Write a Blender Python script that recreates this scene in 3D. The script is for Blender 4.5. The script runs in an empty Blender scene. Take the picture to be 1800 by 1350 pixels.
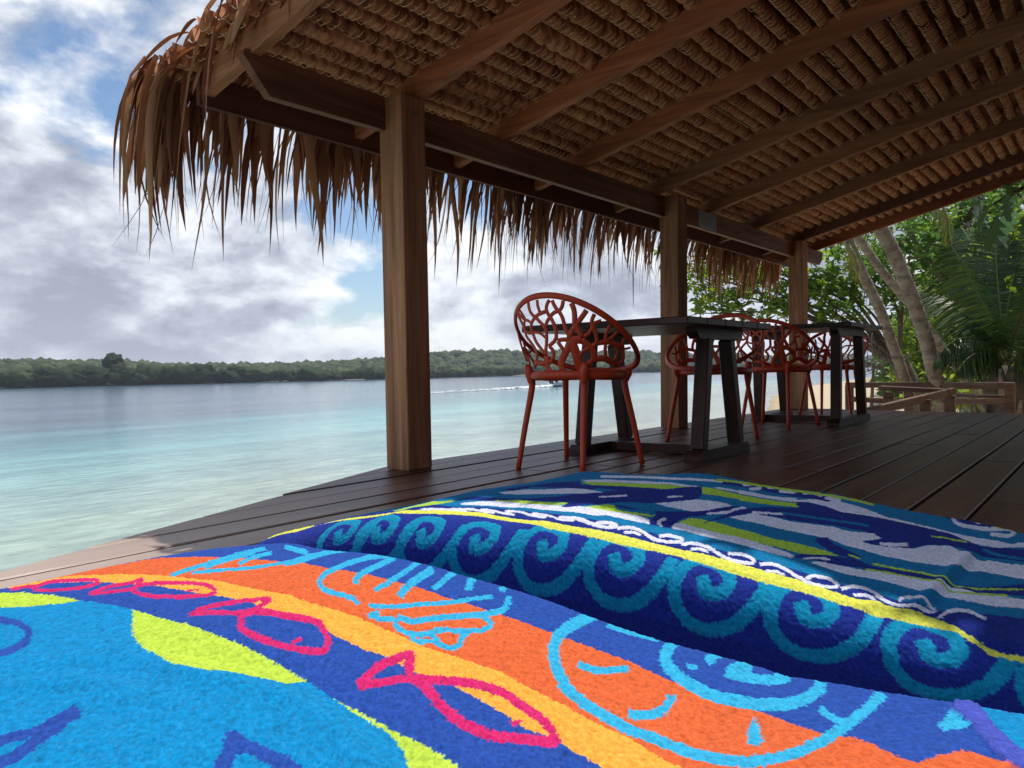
import bpy, math, random
import numpy as np
from mathutils import Vector, Matrix

rnd = random.Random(7)
nrg = np.random.default_rng(11)
scene = bpy.context.scene
COL = scene.collection

# ------------------------------------------------------------------ camera
FPX = 1365.0                       # focal length in pixels of the 1800 px wide photograph
PITCH, ROLL, YAW = math.radians(-.97), math.radians(-1.1), math.radians(38.25)
CAM = np.array([0., 0., .47])
_F = np.array([math.cos(YAW) * math.cos(PITCH), math.sin(YAW) * math.cos(PITCH), math.sin(PITCH)])
_R0 = np.cross(_F, [0, 0, 1.]); _R0 /= np.linalg.norm(_R0)
_U0 = np.cross(_R0, _F)
_R = _R0 * math.cos(ROLL) + _U0 * math.sin(ROLL)
_U = -_R0 * math.sin(ROLL) + _U0 * math.cos(ROLL)
cam = bpy.data.cameras.new('camera')
cam.sensor_width = 36; cam.sensor_fit = 'HORIZONTAL'; cam.lens = FPX / 1800 * 36
cam.clip_start = .02; cam.clip_end = 6000
cam_ob = bpy.data.objects.new('camera', cam); COL.objects.link(cam_ob)
M = Matrix.Identity(4)
for i in range(3):
    M[i][0], M[i][1], M[i][2], M[i][3] = _R[i], _U[i], -_F[i], CAM[i]
cam_ob.matrix_world = M
scene.camera = cam_ob


def at(px, py, D):
    """world point seen towards a place of the photograph, D metres away on the ground plan"""
    d = _F + _R * (px - 900) / FPX - _U * (py - 675) / FPX
    return CAM + d * (D / math.hypot(d[0], d[1]))


# ------------------------------------------------------------------ world, sun, exposure
SUN = Vector((.305, -.13, 1.0)).normalized()          # towards the sun
w = bpy.data.worlds.new('World'); scene.world = w; w.use_nodes = True
nt = w.node_tree; nt.nodes.clear()


def N(t, kind, **kw):
    n = t.nodes.new(kind)
    for k, v in kw.items():
        if k.startswith('i_'):
            n.inputs[int(k[2:])].default_value = v
        else:
            setattr(n, k, v)
    return n


def ramp(t, stops, interp='LINEAR'):
    n = t.nodes.new('ShaderNodeValToRGB'); r = n.color_ramp; r.interpolation = interp
    while len(r.elements) < len(stops):
        r.elements.new(.5)
    for e, (p, c) in zip(r.elements, stops):
        e.position = p
        e.color = (c[0], c[1], c[2], 1) if not isinstance(c, (int, float)) else (c, c, c, 1)
    return n


def math_(t, op, a, b=None, c=None, clamp=False):
    n = t.nodes.new('ShaderNodeMath'); n.operation = op; n.use_clamp = clamp
    for i, v in enumerate((a, b, c)):
        if v is None: continue
        if isinstance(v, (int, float)): n.inputs[i].default_value = v
        else: t.links.new(v, n.inputs[i])
    return n.outputs[0]


L = nt.links.new
sky = N(nt, 'ShaderNodeTexSky', sky_type='NISHITA', sun_disc=False)
sky.sun_elevation = math.asin(SUN.z); sky.sun_rotation = math.atan2(SUN.x, SUN.y)
sky.air_density = 1.0; sky.dust_density = .6; sky.ozone_density = 4.0
tc = N(nt, 'ShaderNodeTexCoord')
nrm = N(nt, 'ShaderNodeVectorMath', operation='NORMALIZE'); L(tc.outputs['Generated'], nrm.inputs[0])
sep = N(nt, 'ShaderNodeSeparateXYZ'); L(nrm.outputs[0], sep.inputs[0])
zz = math_(nt, 'MAXIMUM', sep.outputs[2], 0.0)
den = math_(nt, 'ADD', zz, .55)
cx = math_(nt, 'DIVIDE', sep.outputs[0], den); cy = math_(nt, 'DIVIDE', sep.outputs[1], den)
cmb = N(nt, 'ShaderNodeCombineXYZ'); L(cx, cmb.inputs[0]); L(cy, cmb.inputs[1]); L(math_(nt, 'DIVIDE', math_(nt, 'MULTIPLY', zz, 1.0), den), cmb.inputs[2])
off = N(nt, 'ShaderNodeVectorMath', operation='ADD'); L(cmb.outputs[0], off.inputs[0]); off.inputs[1].default_value = (1.3,15.1,3)
def cloud_noise(scale, detail, rough, shift, dist=.15):
    ad = N(nt, 'ShaderNodeVectorMath', operation='ADD'); L(off.outputs[0], ad.inputs[0]); ad.inputs[1].default_value = shift
    q = N(nt, 'ShaderNodeTexNoise'); L(ad.outputs[0], q.inputs['Vector'])
    q.inputs['Scale'].default_value = scale; q.inputs['Detail'].default_value = detail; q.inputs['Roughness'].default_value = rough; q.inputs['Distortion'].default_value = dist
    return q.outputs[0]


big = cloud_noise(1.5, 6, .5, (0, 0, 0)); body = cloud_noise(4.2, 10, .57, (0, 0, 0)); body_up = cloud_noise(4.2, 10, .57, (-.02, -.02, .075))
lowhaze = ramp(nt, [(0., 1.), (.10, .45), (.24, 0.)]); L(zz, lowhaze.inputs[0])
dens = math_(nt, 'ADD', math_(nt, 'MULTIPLY', big, .60), math_(nt, 'MULTIPLY', body, .40))
cover = ramp(nt, [(.440, 0.), (.485, 1.)]); L(math_(nt, 'ADD', math_(nt, 'MULTIPLY', lowhaze.outputs[0], .10), dens), cover.inputs[0])
# billows: brighter where the cloud thins towards the top, greyer where it is deep
lit = math_(nt, 'MULTIPLY', math_(nt, 'SUBTRACT', body, body_up), 3.2)
deep = math_(nt, 'MULTIPLY_ADD', dens, -3.2, 1.97)
ccol = ramp(nt, [(.05, (.30, .335, .42)), (.33, (.44, .485, .58)), (.55, (.66, .70, .78)), (.80, (.89, .92, .96)), (1., (.98, .99, 1.))])
L(math_(nt, 'ADD', math_(nt, 'MULTIPLY', lowhaze.outputs[0], .26), math_(nt, 'ADD', lit, deep)), ccol.inputs[0])
hz = N(nt, 'ShaderNodeMixRGB', blend_type='MIX'); L(math_(nt, 'MULTIPLY', lowhaze.outputs[0], .28), hz.inputs[0])
L(ccol.outputs[0], hz.inputs[1]); hz.inputs[2].default_value = (.70, .76, .86, 1)
bsky = N(nt, 'ShaderNodeBackground'); L(sky.outputs[0], bsky.inputs[0]); bsky.inputs[1].default_value = .12
bcl = N(nt, 'ShaderNodeBackground'); L(hz.outputs[0], bcl.inputs[0]); bcl.inputs[1].default_value = .96
mixw = N(nt, 'ShaderNodeMixShader'); L(cover.outputs[0], mixw.inputs[0]); L(bsky.outputs[0], mixw.inputs[1]); L(bcl.outputs[0], mixw.inputs[2])
wo = N(nt, 'ShaderNodeOutputWorld'); L(mixw.outputs[0], wo.inputs[0])

sun = bpy.data.lights.new('sun', 'SUN'); sun.energy = 3.5; sun.angle = math.radians(.53); sun.color = (1, .95, .86)
sun_ob = bpy.data.objects.new('sun', sun); COL.objects.link(sun_ob)
sun_ob.rotation_euler = SUN.to_track_quat('Z', 'Y').to_euler(); sun_ob.location = (5, -4, 30)
scene.view_settings.view_transform = 'Standard'; scene.view_settings.look = 'None'
scene.view_settings.exposure = 0.28; scene.view_settings.gamma = 1.0; scene.view_settings.use_curve_mapping = False


# ------------------------------------------------------------------ helpers
def tag(o, label=None, cat=None, group=None, kind=None):
    if label: o['label'] = label
    if cat: o['category'] = cat
    if group: o['group'] = group
    if kind: o['kind'] = kind
    return o


def empty(name, loc=(0, 0, 0), rz=0.):
    o = bpy.data.objects.new(name, None); COL.objects.link(o)
    o.location = loc; o.rotation_euler = (0, 0, rz); o.empty_display_size = .1
    return o


def link(name, me, parent=None, loc=(0, 0, 0)):
    o = bpy.data.objects.new(name, me); COL.objects.link(o); o.location = loc
    if parent is not None: o.parent = parent
    return o


class MB:
    """collects shapes, builds ONE mesh"""
    def __init__(s): s.v = []; s.f = []

    def add(s, vs, fs):
        o = len(s.v); s.v.extend([tuple(map(float, p)) for p in vs]); s.f.extend([tuple(i + o for i in f) for f in fs]); return s

    def bar(s, p0, p1, wd, ht, up=(0, 0, 1), ch=.003, w2=None, h2=None):
        """chamfered bar from p0 to p1, wd across, ht along 'up'"""
        p0 = np.array(p0, float); p1 = np.array(p1, float); d = p1 - p0; d /= np.linalg.norm(d)
        up = np.array(up, float); a = np.cross(d, up); a /= np.linalg.norm(a); u = np.cross(a, d)
        def ringpts(c, w_, h_, k):
            w_, h_ = w_ / 2, h_ / 2; q = ch
            if k: w_, h_ = w_ - ch, h_ - ch
            pts = [(-w_ + q, -h_), (w_ - q, -h_), (w_, -h_ + q), (w_, h_ - q), (w_ - q, h_), (-w_ + q, h_), (-w_, h_ - q), (-w_, -h_ + q)]
            return [c + a * x + u * y for x, y in pts]
        w2 = w2 or wd; h2 = h2 or ht
        R = [ringpts(p0, wd, ht, 1), ringpts(p0 + d * ch, wd, ht, 0), ringpts(p1 - d * ch, w2, h2, 0), ringpts(p1, w2, h2, 1)]
        vs = [p for r in R for p in r]; fs = []
        for k in range(3):
            for i in range(8):
                j = (i + 1) % 8; fs.append((k * 8 + i, k * 8 + 8 + i, k * 8 + 8 + j, k * 8 + j))
        fs.append(tuple(range(8))); fs.append(tuple(range(31, 23, -1)))
        return s.add(vs, fs)

    def box(s, x0, x1, y0, y1, z0, z1, ch=.003):
        dx, dy = x1 - x0, y1 - y0
        ym = (y0 + y1) / 2; zm = (z0 + z1) / 2
        return s.bar((x0, ym, zm), (x1, ym, zm), dy, z1 - z0, ch=ch)

    def tube(s, pts, rad, n=8, flat=None, ups=None, closed=False, cap=True):
        pts = [np.array(p, float) for p in pts]; k = len(pts)
        if not hasattr(rad, '__len__'): rad = [rad] * k
        vs = []; fs = []; prev = None
        for i, p in enumerate(pts):
            if closed: d = pts[(i + 1) % k] - pts[i - 1]
            else: d = pts[min(i + 1, k - 1)] - pts[max(i - 1, 0)]
            d = d / (np.linalg.norm(d) + 1e-12)
            if ups is not None: u = np.array(ups[i], float)
            elif prev is None: u = np.array((0, 0, 1.)) if abs(d[2]) < .9 else np.array((1., 0, 0))
            else: u = prev
            u = u - d * (u @ d); u /= np.linalg.norm(u) + 1e-12; prev = u; a = np.cross(d, u)
            ra = rad[i]; rb = ra if flat is None else (flat if not hasattr(flat, '__len__') else flat[i])
            for j in range(n):
                t = 2 * math.pi * j / n; vs.append(p + a * math.cos(t) * ra + u * math.sin(t) * rb)
        m = k if closed else k - 1
        for i in range(m):
            for j in range(n):
                j2 = (j + 1) % n; q = (i + 1) % k
                fs.append((i * n + j, i * n + j2, q * n + j2, q * n + j))
        if cap and not closed:
            fs.append(tuple(range(n - 1, -1, -1))); fs.append(tuple(range((k - 1) * n, k * n)))
        return s.add(vs, fs)

    def prism(s, poly, axis, c0, c1):
        """polygon (list of 2D) extruded along axis 0/1/2 between c0 and c1"""
        def p3(p, c):
            q = list(p); q.insert(axis, c); return q
        n = len(poly)
        vs = [p3(p, c0) for p in poly] + [p3(p, c1) for p in poly]
        fs = [tuple(range(n)), tuple(range(2 * n - 1, n - 1, -1))] + [(i, i + n, (i + 1) % n + n, (i + 1) % n) for i in range(n)]
        return s.add(vs, fs)

    def mesh(s, name, m=None, smooth=False):
        me = bpy.data.meshes.new(name); me.from_pydata(s.v, [], s.f); me.update()
        if m: me.materials.append(m)
        if smooth: me.polygons.foreach_set('use_smooth', [True] * len(me.polygons))
        return me

    def build(s, name, m, parent=None, smooth=False, loc=(0, 0, 0)):
        return link(name, s.mesh(name, m, smooth), parent, loc)


def np_mesh(name, verts, quads, m, smooth=False):
    me = bpy.data.meshes.new(name); verts = np.ascontiguousarray(verts, np.float32); quads = np.ascontiguousarray(quads, np.int32)
    k = quads.shape[1]
    me.vertices.add(len(verts)); me.vertices.foreach_set('co', verts.ravel())
    me.loops.add(quads.size); me.loops.foreach_set('vertex_index', quads.ravel())
    me.polygons.add(len(quads)); me.polygons.foreach_set('loop_start', np.arange(0, quads.size, k, dtype=np.int32))
    me.polygons.foreach_set('loop_total', np.full(len(quads), k, np.int32))
    if smooth: me.polygons.foreach_set('use_smooth', np.ones(len(quads), bool))
    me.update(calc_edges=True); me.validate()
    if m: me.materials.append(m)
    return me


def grid_quads(nr, nc):
    i = np.arange(nr - 1)[:, None] * nc + np.arange(nc - 1)[None, :]
    i = i.ravel(); return np.stack([i, i + 1, i + nc + 1, i + nc], 1)


def copy_tree(o, parent=None, cols=None):
    c = o.copy(); COL.objects.link(c)
    if parent is not None: c.parent = parent
    for ch in list(o.children): copy_tree(ch, c)
    return c


def spline(p, n=6):
    p = np.array(p, float)
    P = np.vstack([2 * p[0] - p[1], p, 2 * p[-1] - p[-2]]); out = []
    for i in range(1, len(P) - 2):
        for t in np.linspace(0, 1, n, endpoint=False):
            a, b, c, d = P[i - 1], P[i], P[i + 1], P[i + 2]
            out.append(.5 * (2 * b + (-a + c) * t + (2 * a - 5 * b + 4 * c - d) * t * t + (-a + 3 * b - 3 * c + d) * t ** 3))
    out.append(P[-2]); return np.array(out)


# ------------------------------------------------------------------ materials
def new_mat(name):
    m = bpy.data.materials.new(name); m.use_nodes = True; t = m.node_tree; t.nodes.clear()
    o = t.nodes.new('ShaderNodeOutputMaterial'); b = t.nodes.new('ShaderNodeBsdfPrincipled'); t.links.new(b.outputs[0], o.inputs[0])
    return m, t, b, o


def coords(t, scale=(1, 1, 1), rand=8., obj=True):
    tc = t.nodes.new('ShaderNodeTexCoord'); mp = t.nodes.new('ShaderNodeMapping'); mp.inputs['Scale'].default_value = scale
    t.links.new(tc.outputs['Object' if obj else 'Generated'], mp.inputs[0])
    if rand:
        oi = t.nodes.new('ShaderNodeObjectInfo'); t.links.new(math_(t, 'MULTIPLY', oi.outputs['Random'], rand), mp.inputs['Location'])
    return mp.outputs[0]


def wood(name, dark, light, axis=0, rough=.6, grain=1.0, bump=.25, rand=9., wear=None, spread=.35, spec=.35, bleach_lit=None):
    m, t, b, o = new_mat(name)
    sc = [26., 26., 26.]; sc[axis] = 1.3
    v = coords(t, tuple(s * grain for s in sc), rand)
    n = N(t, 'ShaderNodeTexNoise'); t.links.new(v, n.inputs['Vector']); n.inputs['Scale'].default_value = 1.; n.inputs['Detail'].default_value = 7; n.inputs['Roughness'].default_value = .65; n.inputs['Distortion'].default_value = .6
    r = ramp(t, [(.5 - spread * .5, dark), (.5 + spread * .5, light)]); t.links.new(n.outputs[0], r.inputs[0])
    sc2 = [5., 5., 5.]; sc2[axis] = .6
    v2 = coords(t, tuple(sc2), rand)
    n2 = N(t, 'ShaderNodeTexNoise'); t.links.new(v2, n2.inputs['Vector']); n2.inputs['Scale'].default_value = 1.; n2.inputs['Detail'].default_value = 4
    mul = N(t, 'ShaderNodeMixRGB', blend_type='MULTIPLY'); mul.inputs[0].default_value = .7
    r2 = ramp(t, [(.3, .55), (.65, 1.12)]); t.links.new(n2.outputs[0], r2.inputs[0])
    t.links.new(r.outputs[0], mul.inputs[1]); t.links.new(r2.outputs[0], mul.inputs[2])
    out = mul.outputs[0]
    oi = t.nodes.new('ShaderNodeObjectInfo')
    hv = N(t, 'ShaderNodeHueSaturation'); t.links.new(out, hv.inputs['Color'])
    t.links.new(math_(t, 'MULTIPLY_ADD', oi.outputs['Random'], .45, .78), hv.inputs['Value'])
    out = hv.outputs[0]
    if wear:                                   # greyed, weathered patches
        n3 = N(t, 'ShaderNodeTexNoise'); sc3 = [9., 9., 9.]; sc3[axis] = 1.2
        t.links.new(coords(t, tuple(sc3), rand), n3.inputs['Vector']); n3.inputs['Scale'].default_value = 1.; n3.inputs['Detail'].default_value = 6; n3.inputs['Roughness'].default_value = .7
        r3 = ramp(t, [(.42, 0.), (.62, wear[1])]); t.links.new(n3.outputs[0], r3.inputs[0])
        mx = N(t, 'ShaderNodeMixRGB'); t.links.new(r3.outputs[0], mx.inputs[0]); t.links.new(out, mx.inputs[1]); mx.inputs[2].default_value = (*wear[0], 1); out = mx.outputs[0]
    if bleach_lit:                                 # paler beyond the roof: weathering, with sunlight's brightness put into the colour
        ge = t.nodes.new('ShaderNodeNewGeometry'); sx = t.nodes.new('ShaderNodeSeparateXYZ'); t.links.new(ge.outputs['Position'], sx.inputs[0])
        mx = N(t, 'ShaderNodeMixRGB'); t.links.new(math_(t, 'MULTIPLY', math_(t, 'MULTIPLY_ADD', sx.outputs[0], -.8, 1.6, clamp=True), math_(t, 'MULTIPLY_ADD', n2.outputs[0], .9, .40, clamp=True)), mx.inputs[0]); t.links.new(out, mx.inputs[1]); mx.inputs[2].default_value = (*bleach_lit, 1); out = mx.outputs[0]
    t.links.new(out, b.inputs['Base Color'])
    b.inputs['Roughness'].default_value = rough; b.inputs['Specular IOR Level'].default_value = spec
    bp = N(t, 'ShaderNodeBump'); bp.inputs['Strength'].default_value = bump; bp.inputs['Distance'].default_value = .004
    t.links.new(n.outputs[0], bp.inputs['Height']); t.links.new(bp.outputs[0], b.inputs['Normal'])
    return m


def plain(name, c, rough=.5, metal=0., spec=.5, noise=0., scale=20.):
    m, t, b, o = new_mat(name)
    b.inputs['Roughness'].default_value = rough; b.inputs['Metallic'].default_value = metal; b.inputs['Specular IOR Level'].default_value = spec
    if noise:
        n = N(t, 'ShaderNodeTexNoise'); t.links.new(coords(t), n.inputs['Vector']); n.inputs['Scale'].default_value = scale; n.inputs['Detail'].default_value = 5
        r = ramp(t, [(.3, tuple(x * (1 - noise) for x in c)), (.7, tuple(min(1, x * (1 + noise)) for x in c))]); t.links.new(n.outputs[0], r.inputs[0]); t.links.new(r.outputs[0], b.inputs['Base Color'])
        bp = N(t, 'ShaderNodeBump'); bp.inputs['Strength'].default_value = .3; bp.inputs['Distance'].default_value = .003; t.links.new(n.outputs[0], bp.inputs['Height']); t.links.new(bp.outputs[0], b.inputs['Normal'])
    else:
        b.inputs['Base Color'].default_value = (*c, 1)
    return m


def leafy(name, stops, transl=.35, rough=.45, spec=.4):
    """foliage: colour per leaf from the face attribute 'tone', with light coming through"""
    m, t, b, o = new_mat(name)
    a = N(t, 'ShaderNodeAttribute', attribute_name='tone')
    r = ramp(t, stops); t.links.new(a.outputs['Fac'], r.inputs[0])
    t.links.new(r.outputs[0], b.inputs['Base Color']); b.inputs['Roughness'].default_value = rough; b.inputs['Specular IOR Level'].default_value = spec
    tr = N(t, 'ShaderNodeBsdfTranslucent')
    g = N(t, 'ShaderNodeHueSaturation'); g.inputs['Saturation'].default_value = 1.1; g.inputs['Value'].default_value = 2.3; t.links.new(r.outputs[0], g.inputs['Color']); t.links.new(g.outputs[0], tr.inputs[0])
    mx = N(t, 'ShaderNodeMixShader'); mx.inputs[0].default_value = transl
    t.links.new(b.outputs[0], mx.inputs[1]); t.links.new(tr.outputs[0], mx.inputs[2]); t.links.new(mx.outputs[0], o.inputs[0])
    return m


MT = {}
MT['post'] = wood('post wood', (.22, .092, .044), (.50, .25, .13), 2, .7, .8, .35, spread=.3)
MT['beam'] = wood('beam wood', (.12, .043, .022), (.33, .14, .07), 0, .6, .9, .25)
MT['red_rafter'] = wood('red rafter wood', (.20, .062, .028), (.46, .165, .075), 1, .6, .9, .2)
MT['pale_rafter'] = wood('pale rafter wood', (.22, .088, .04), (.44, .20, .095), 1, .65, .9, .2)
MT['fascia'] = wood('dark red fascia wood', (.09, .03, .02), (.17, .065, .04), 0, .55, .9, .2)
MT['deck'] = wood('deck board wood', (.065, .018, .010), (.175, .055, .03), 0, .42, .8, .5, wear=((.19, .135, .105), .4), spec=.3, bleach_lit=(.42, .325, .275))
MT['table'] = wood('dark table wood', (.03, .012, .011), (.085, .03, .025), 1, .42, .9, .2)
MT['tableleg'] = wood('table leg wood', (.035, .014, .012), (.10, .04, .028), 2, .45, .9, .2)
MT['rail'] = wood('weathered rail wood', (.07, .034, .022), (.17, .09, .058), 1, .7, .8, .4, wear=((.22, .17, .125), .5))
MT['chair'] = plain('red chair plastic', (.62, .065, .02), .42, spec=.5, noise=.06, scale=6.)
MT['steel'] = plain('galvanised steel', (.30, .31, .31), .45, 1., noise=.3, scale=60.)
MT['hole'] = plain('punched tooth', (.04, .04, .04), .6)

# ------------------------------------------------------------------ ground, sea, far shore
SEA = -1.8
SHORE = np.array([(-400, -150), (-60, -22), (-8, -3.5), (0, .4), (5, 2.9), (9, 4.7), (16, 7.2), (33, 12.2), (57, 20.6), (81, 27), (100, 28.5), (112, 25), (122, 10), (160, -60), (200, -300)], float)


def shore_dist(P):
    """signed distance to the shoreline, positive on land"""
    best = np.full(len(P), 1e9); sg = np.zeros(len(P))
    for a, b in zip(SHORE[:-1], SHORE[1:]):
        d = b - a; L2 = d @ d
        t = np.clip(((P - a) @ d) / L2, 0, 1); q = a + t[:, None] * d; v = P - q
        ds = np.hypot(v[:, 0], v[:, 1]); cr = d[0] * v[:, 1] - d[1] * v[:, 0]
        m = ds < best - 1e-9; best[m] = ds[m]; sg[m] = np.where(cr[m] > 0, -1, 1)
    return best * sg


def vnoise(P, s, seed=0):
    """cheap smooth noise, -1..1"""
    r = np.random.default_rng(seed); o = np.zeros(len(P))
    for k in range(5):
        a = r.uniform(0, 6.28); f = r.uniform(.6, 1.9) * s
        o += np.sin((P[:, 0] * math.cos(a) + P[:, 1] * math.sin(a)) * f + r.uniform(0, 6.28))
    return o / 3.


def land_z(P):
    d = shore_dist(P)
    up = np.clip(d / 11., 0, 1); up = up * up * (3 - 2 * up)
    z = SEA + 1.25 * up * 1.0 + np.where(d < 0, np.maximum(d * .09, -2.5), .03 * np.minimum(d, 3))
    return z + .05 * vnoise(P, .9, 3) * np.clip(d, 0, 1)


def ground_z(x, y):
    return float(land_z(np.array([[x, y]], float))[0])


def axis_pts(lo, hi, fine_lo, fine_hi, step, growth=1.14):
    p = list(np.arange(fine_lo, fine_hi + 1e-6, step)); s = step; v = p[-1]
    while v < hi: s *= growth; v += s; p.append(v)
    s = step; v = p[0]
    while v > lo: s *= growth; v -= s; p.insert(0, v)
    return np.array(p)


gx = axis_pts(-350, 190, -6, 45, .5); gy = axis_pts(-320, 45, -8, 16, .5)
GX, GY = np.meshgrid(gx, gy); P = np.stack([GX.ravel(), GY.ravel()], 1)
gz = land_z(P)
me = np_mesh('ground', np.column_stack([P, gz]), grid_quads(len(gy), len(gx)), None, True)
at_ = me.attributes.new('shore', 'FLOAT', 'POINT'); at_.data.foreach_set('value', shore_dist(P).astype(np.float32))
m, t, b, o = new_mat('sand and soil')
a = N(t, 'ShaderNodeAttribute', attribute_name='shore')
tc = t.nodes.new('ShaderNodeTexCoord')
n = N(t, 'ShaderNodeTexNoise'); t.links.new(tc.outputs['Object'], n.inputs['Vector']); n.inputs['Scale'].default_value = .55; n.inputs['Detail'].default_value = 7; n.inputs['Roughness'].default_value = .65
nf = N(t, 'ShaderNodeTexNoise'); t.links.new(tc.outputs['Object'], nf.inputs['Vector']); nf.inputs['Scale'].default_value = 9.; nf.inputs['Detail'].default_value = 8; nf.inputs['Roughness'].default_value = .75
sand = ramp(t, [(.3, (.42, .33, .22)), (.7, (.60, .50, .36))]); t.links.new(nf.outputs[0], sand.inputs[0])
soil = ramp(t, [(.35, (.035, .026, .018)), (.52, (.10, .075, .05)), (.66, (.26, .20, .13))]); t.links.new(nf.outputs[0], soil.inputs[0])
k = math_(t, 'ADD', a.outputs['Fac'], math_(t, 'MULTIPLY_ADD', n.outputs[0], 7., -3.5))
kr = ramp(t, [(0., 0.), (1., 1.)]); t.links.new(math_(t, 'MULTIPLY_ADD', k, .32, -1.9, clamp=True), kr.inputs[0])
mx = N(t, 'ShaderNodeMixRGB'); t.links.new(kr.outputs[0], mx.inputs[0]); t.links.new(sand.outputs[0], mx.inputs[1]); t.links.new(soil.outputs[0], mx.inputs[2])
wet = N(t, 'ShaderNodeMixRGB', blend_type='MULTIPLY'); t.links.new(math_(t, 'MULTIPLY_ADD', a.outputs['Fac'], -.9, .9, clamp=True), wet.inputs[0]); t.links.new(mx.outputs[0], wet.inputs[1]); wet.inputs[2].default_value = (.62, .58, .52, 1)
t.links.new(wet.outputs[0], b.inputs['Base Color']); b.inputs['Roughness'].default_value = .9; b.inputs['Specular IOR Level'].default_value = .2
bp = N(t, 'ShaderNodeBump'); bp.inputs['Strength'].default_value = .6; bp.inputs['Distance'].default_value = .05; t.links.new(nf.outputs[0], bp.inputs['Height']); t.links.new(bp.outputs[0], b.inputs['Normal'])
me.materials.append(m); tag(link('ground', me), kind='structure')

# the sea: one sheet to the horizon, colour follows the depth over the sandy shelf
wx = axis_pts(-3000, 3500, -12, 60, .9, 1.10); wy = axis_pts(-400, 4000, -8, 40, .9, 1.10)
GX, GY = np.meshgrid(wx, wy); P = np.stack([GX.ravel(), GY.ravel()], 1)
me = np_mesh('sea', np.column_stack([P, np.full(len(P), SEA)]), grid_quads(len(wy), len(wx)), None, True)
at_ = me.attributes.new('shore', 'FLOAT', 'POINT'); at_.data.foreach_set('value', (-shore_dist(P)).astype(np.float32))
m, t, b, o = new_mat('sea water')
a = N(t, 'ShaderNodeAttribute', attribute_name='shore')
tc = t.nodes.new('ShaderNodeTexCoord')
n = N(t, 'ShaderNodeTexNoise'); t.links.new(tc.outputs['Object'], n.inputs['Vector']); n.inputs['Scale'].default_value = .11; n.inputs['Detail'].default_value = 5
n.inputs['Roughness'].default_value = .6
dep = math_(t, 'ADD', a.outputs['Fac'], math_(t, 'MULTIPLY_ADD', n.outputs[0], 7., -3.5))
r = ramp(t, [(0., (.33, .34, .25)), (.06, (.265, .335, .28)), (.115, (.20, .345, .33)), (.175, (.14, .36, .385)), (.235, (.08, .25, .31)), (.34, (.085, .155, .22)), (.5, (.085, .145, .22)), (1., (.09, .15, .23))])
t.links.new(math_(t, 'MULTIPLY', dep, 1 / 100., clamp=True), r.inputs[0])
# darker weed and coral patches on the shallow bottom
n2 = N(t, 'ShaderNodeTexNoise'); t.links.new(tc.outputs['Object'], n2.inputs['Vector']); n2.inputs['Scale'].default_value = .8; n2.inputs['Detail'].default_value = 6; n2.inputs['Roughness'].default_value = .62
pr = ramp(t, [(.38, (.66, .70, .72)), (.54, (1., 1., 1.))]); t.links.new(n2.outputs[0], pr.inputs[0])
shal = ramp(t, [(.0, .85), (.14, .55), (.2, 0.)]); t.links.new(math_(t, 'MULTIPLY', a.outputs['Fac'], 1 / 100., clamp=True), shal.inputs[0])
mp = N(t, 'ShaderNodeMixRGB', blend_type='MULTIPLY'); t.links.new(shal.outputs[0], mp.inputs[0]); t.links.new(r.outputs[0], mp.inputs[1]); t.links.new(pr.outputs[0], mp.inputs[2])
mps = t.nodes.new('ShaderNodeMapping'); mps.inputs['Rotation'].default_value = (0, 0, math.radians(-52)); mps.inputs['Scale'].default_value = (.016, .16, 1.); t.links.new(tc.outputs['Object'], mps.inputs[0])
w3 = N(t, 'ShaderNodeTexNoise'); t.links.new(mps.outputs[0], w3.inputs['Vector']); w3.inputs['Scale'].default_value = 1.; w3.inputs['Detail'].default_value = 5; w3.inputs['Roughness'].default_value = .6
st = ramp(t, [(.36, (.72, .74, .80)), (.5, (1., 1., 1.)), (.62, (1.75, 1.6, 1.45))]); t.links.new(w3.outputs[0], st.inputs[0])
mq = N(t, 'ShaderNodeMixRGB', blend_type='MULTIPLY'); mq.inputs[0].default_value = .8; t.links.new(mp.outputs[0], mq.inputs[1]); t.links.new(st.outputs[0], mq.inputs[2])
rip = N(t, 'ShaderNodeTexNoise'); mpr = t.nodes.new('ShaderNodeMapping'); mpr.inputs['Rotation'].default_value = (0, 0, math.radians(-52)); mpr.inputs['Scale'].default_value = (1., 2.6, 1.); t.links.new(tc.outputs['Object'], mpr.inputs[0]); t.links.new(mpr.outputs[0], rip.inputs['Vector']); rip.inputs['Scale'].default_value = 1.3; rip.inputs['Detail'].default_value = 7; rip.inputs['Roughness'].default_value = .68
rr = ramp(t, [(.36, (.76, .79, .80)), (.52, (1., 1., 1.)), (.64, (1.22, 1.2, 1.18))]); t.links.new(rip.outputs[0], rr.inputs[0])
mr = N(t, 'ShaderNodeMixRGB', blend_type='MULTIPLY'); mr.inputs[0].default_value = .9; t.links.new(mq.outputs[0], mr.inputs[1]); t.links.new(rr.outputs[0], mr.inputs[2])
t.links.new(mr.outputs[0], b.inputs['Base Color'])
b.inputs['Roughness'].default_value = .12; b.inputs['IOR'].default_value = 1.333
mpg = t.nodes.new('ShaderNodeMapping'); mpg.inputs['Rotation'].default_value = (0, 0, math.radians(-52)); mpg.inputs['Scale'].default_value = (1.0, 2.2, 1.); t.links.new(tc.outputs['Object'], mpg.inputs[0])
w1 = N(t, 'ShaderNodeTexNoise'); t.links.new(mpg.outputs[0], w1.inputs['Vector']); w1.inputs['Scale'].default_value = 1.6; w1.inputs['Detail'].default_value = 5; w1.inputs['Roughness'].default_value = .6; w1.inputs['Distortion'].default_value = .4
w2 = N(t, 'ShaderNodeTexNoise'); t.links.new(mpg.outputs[0], w2.inputs['Vector']); w2.inputs['Scale'].default_value = .16; w2.inputs['Detail'].default_value = 4
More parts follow.
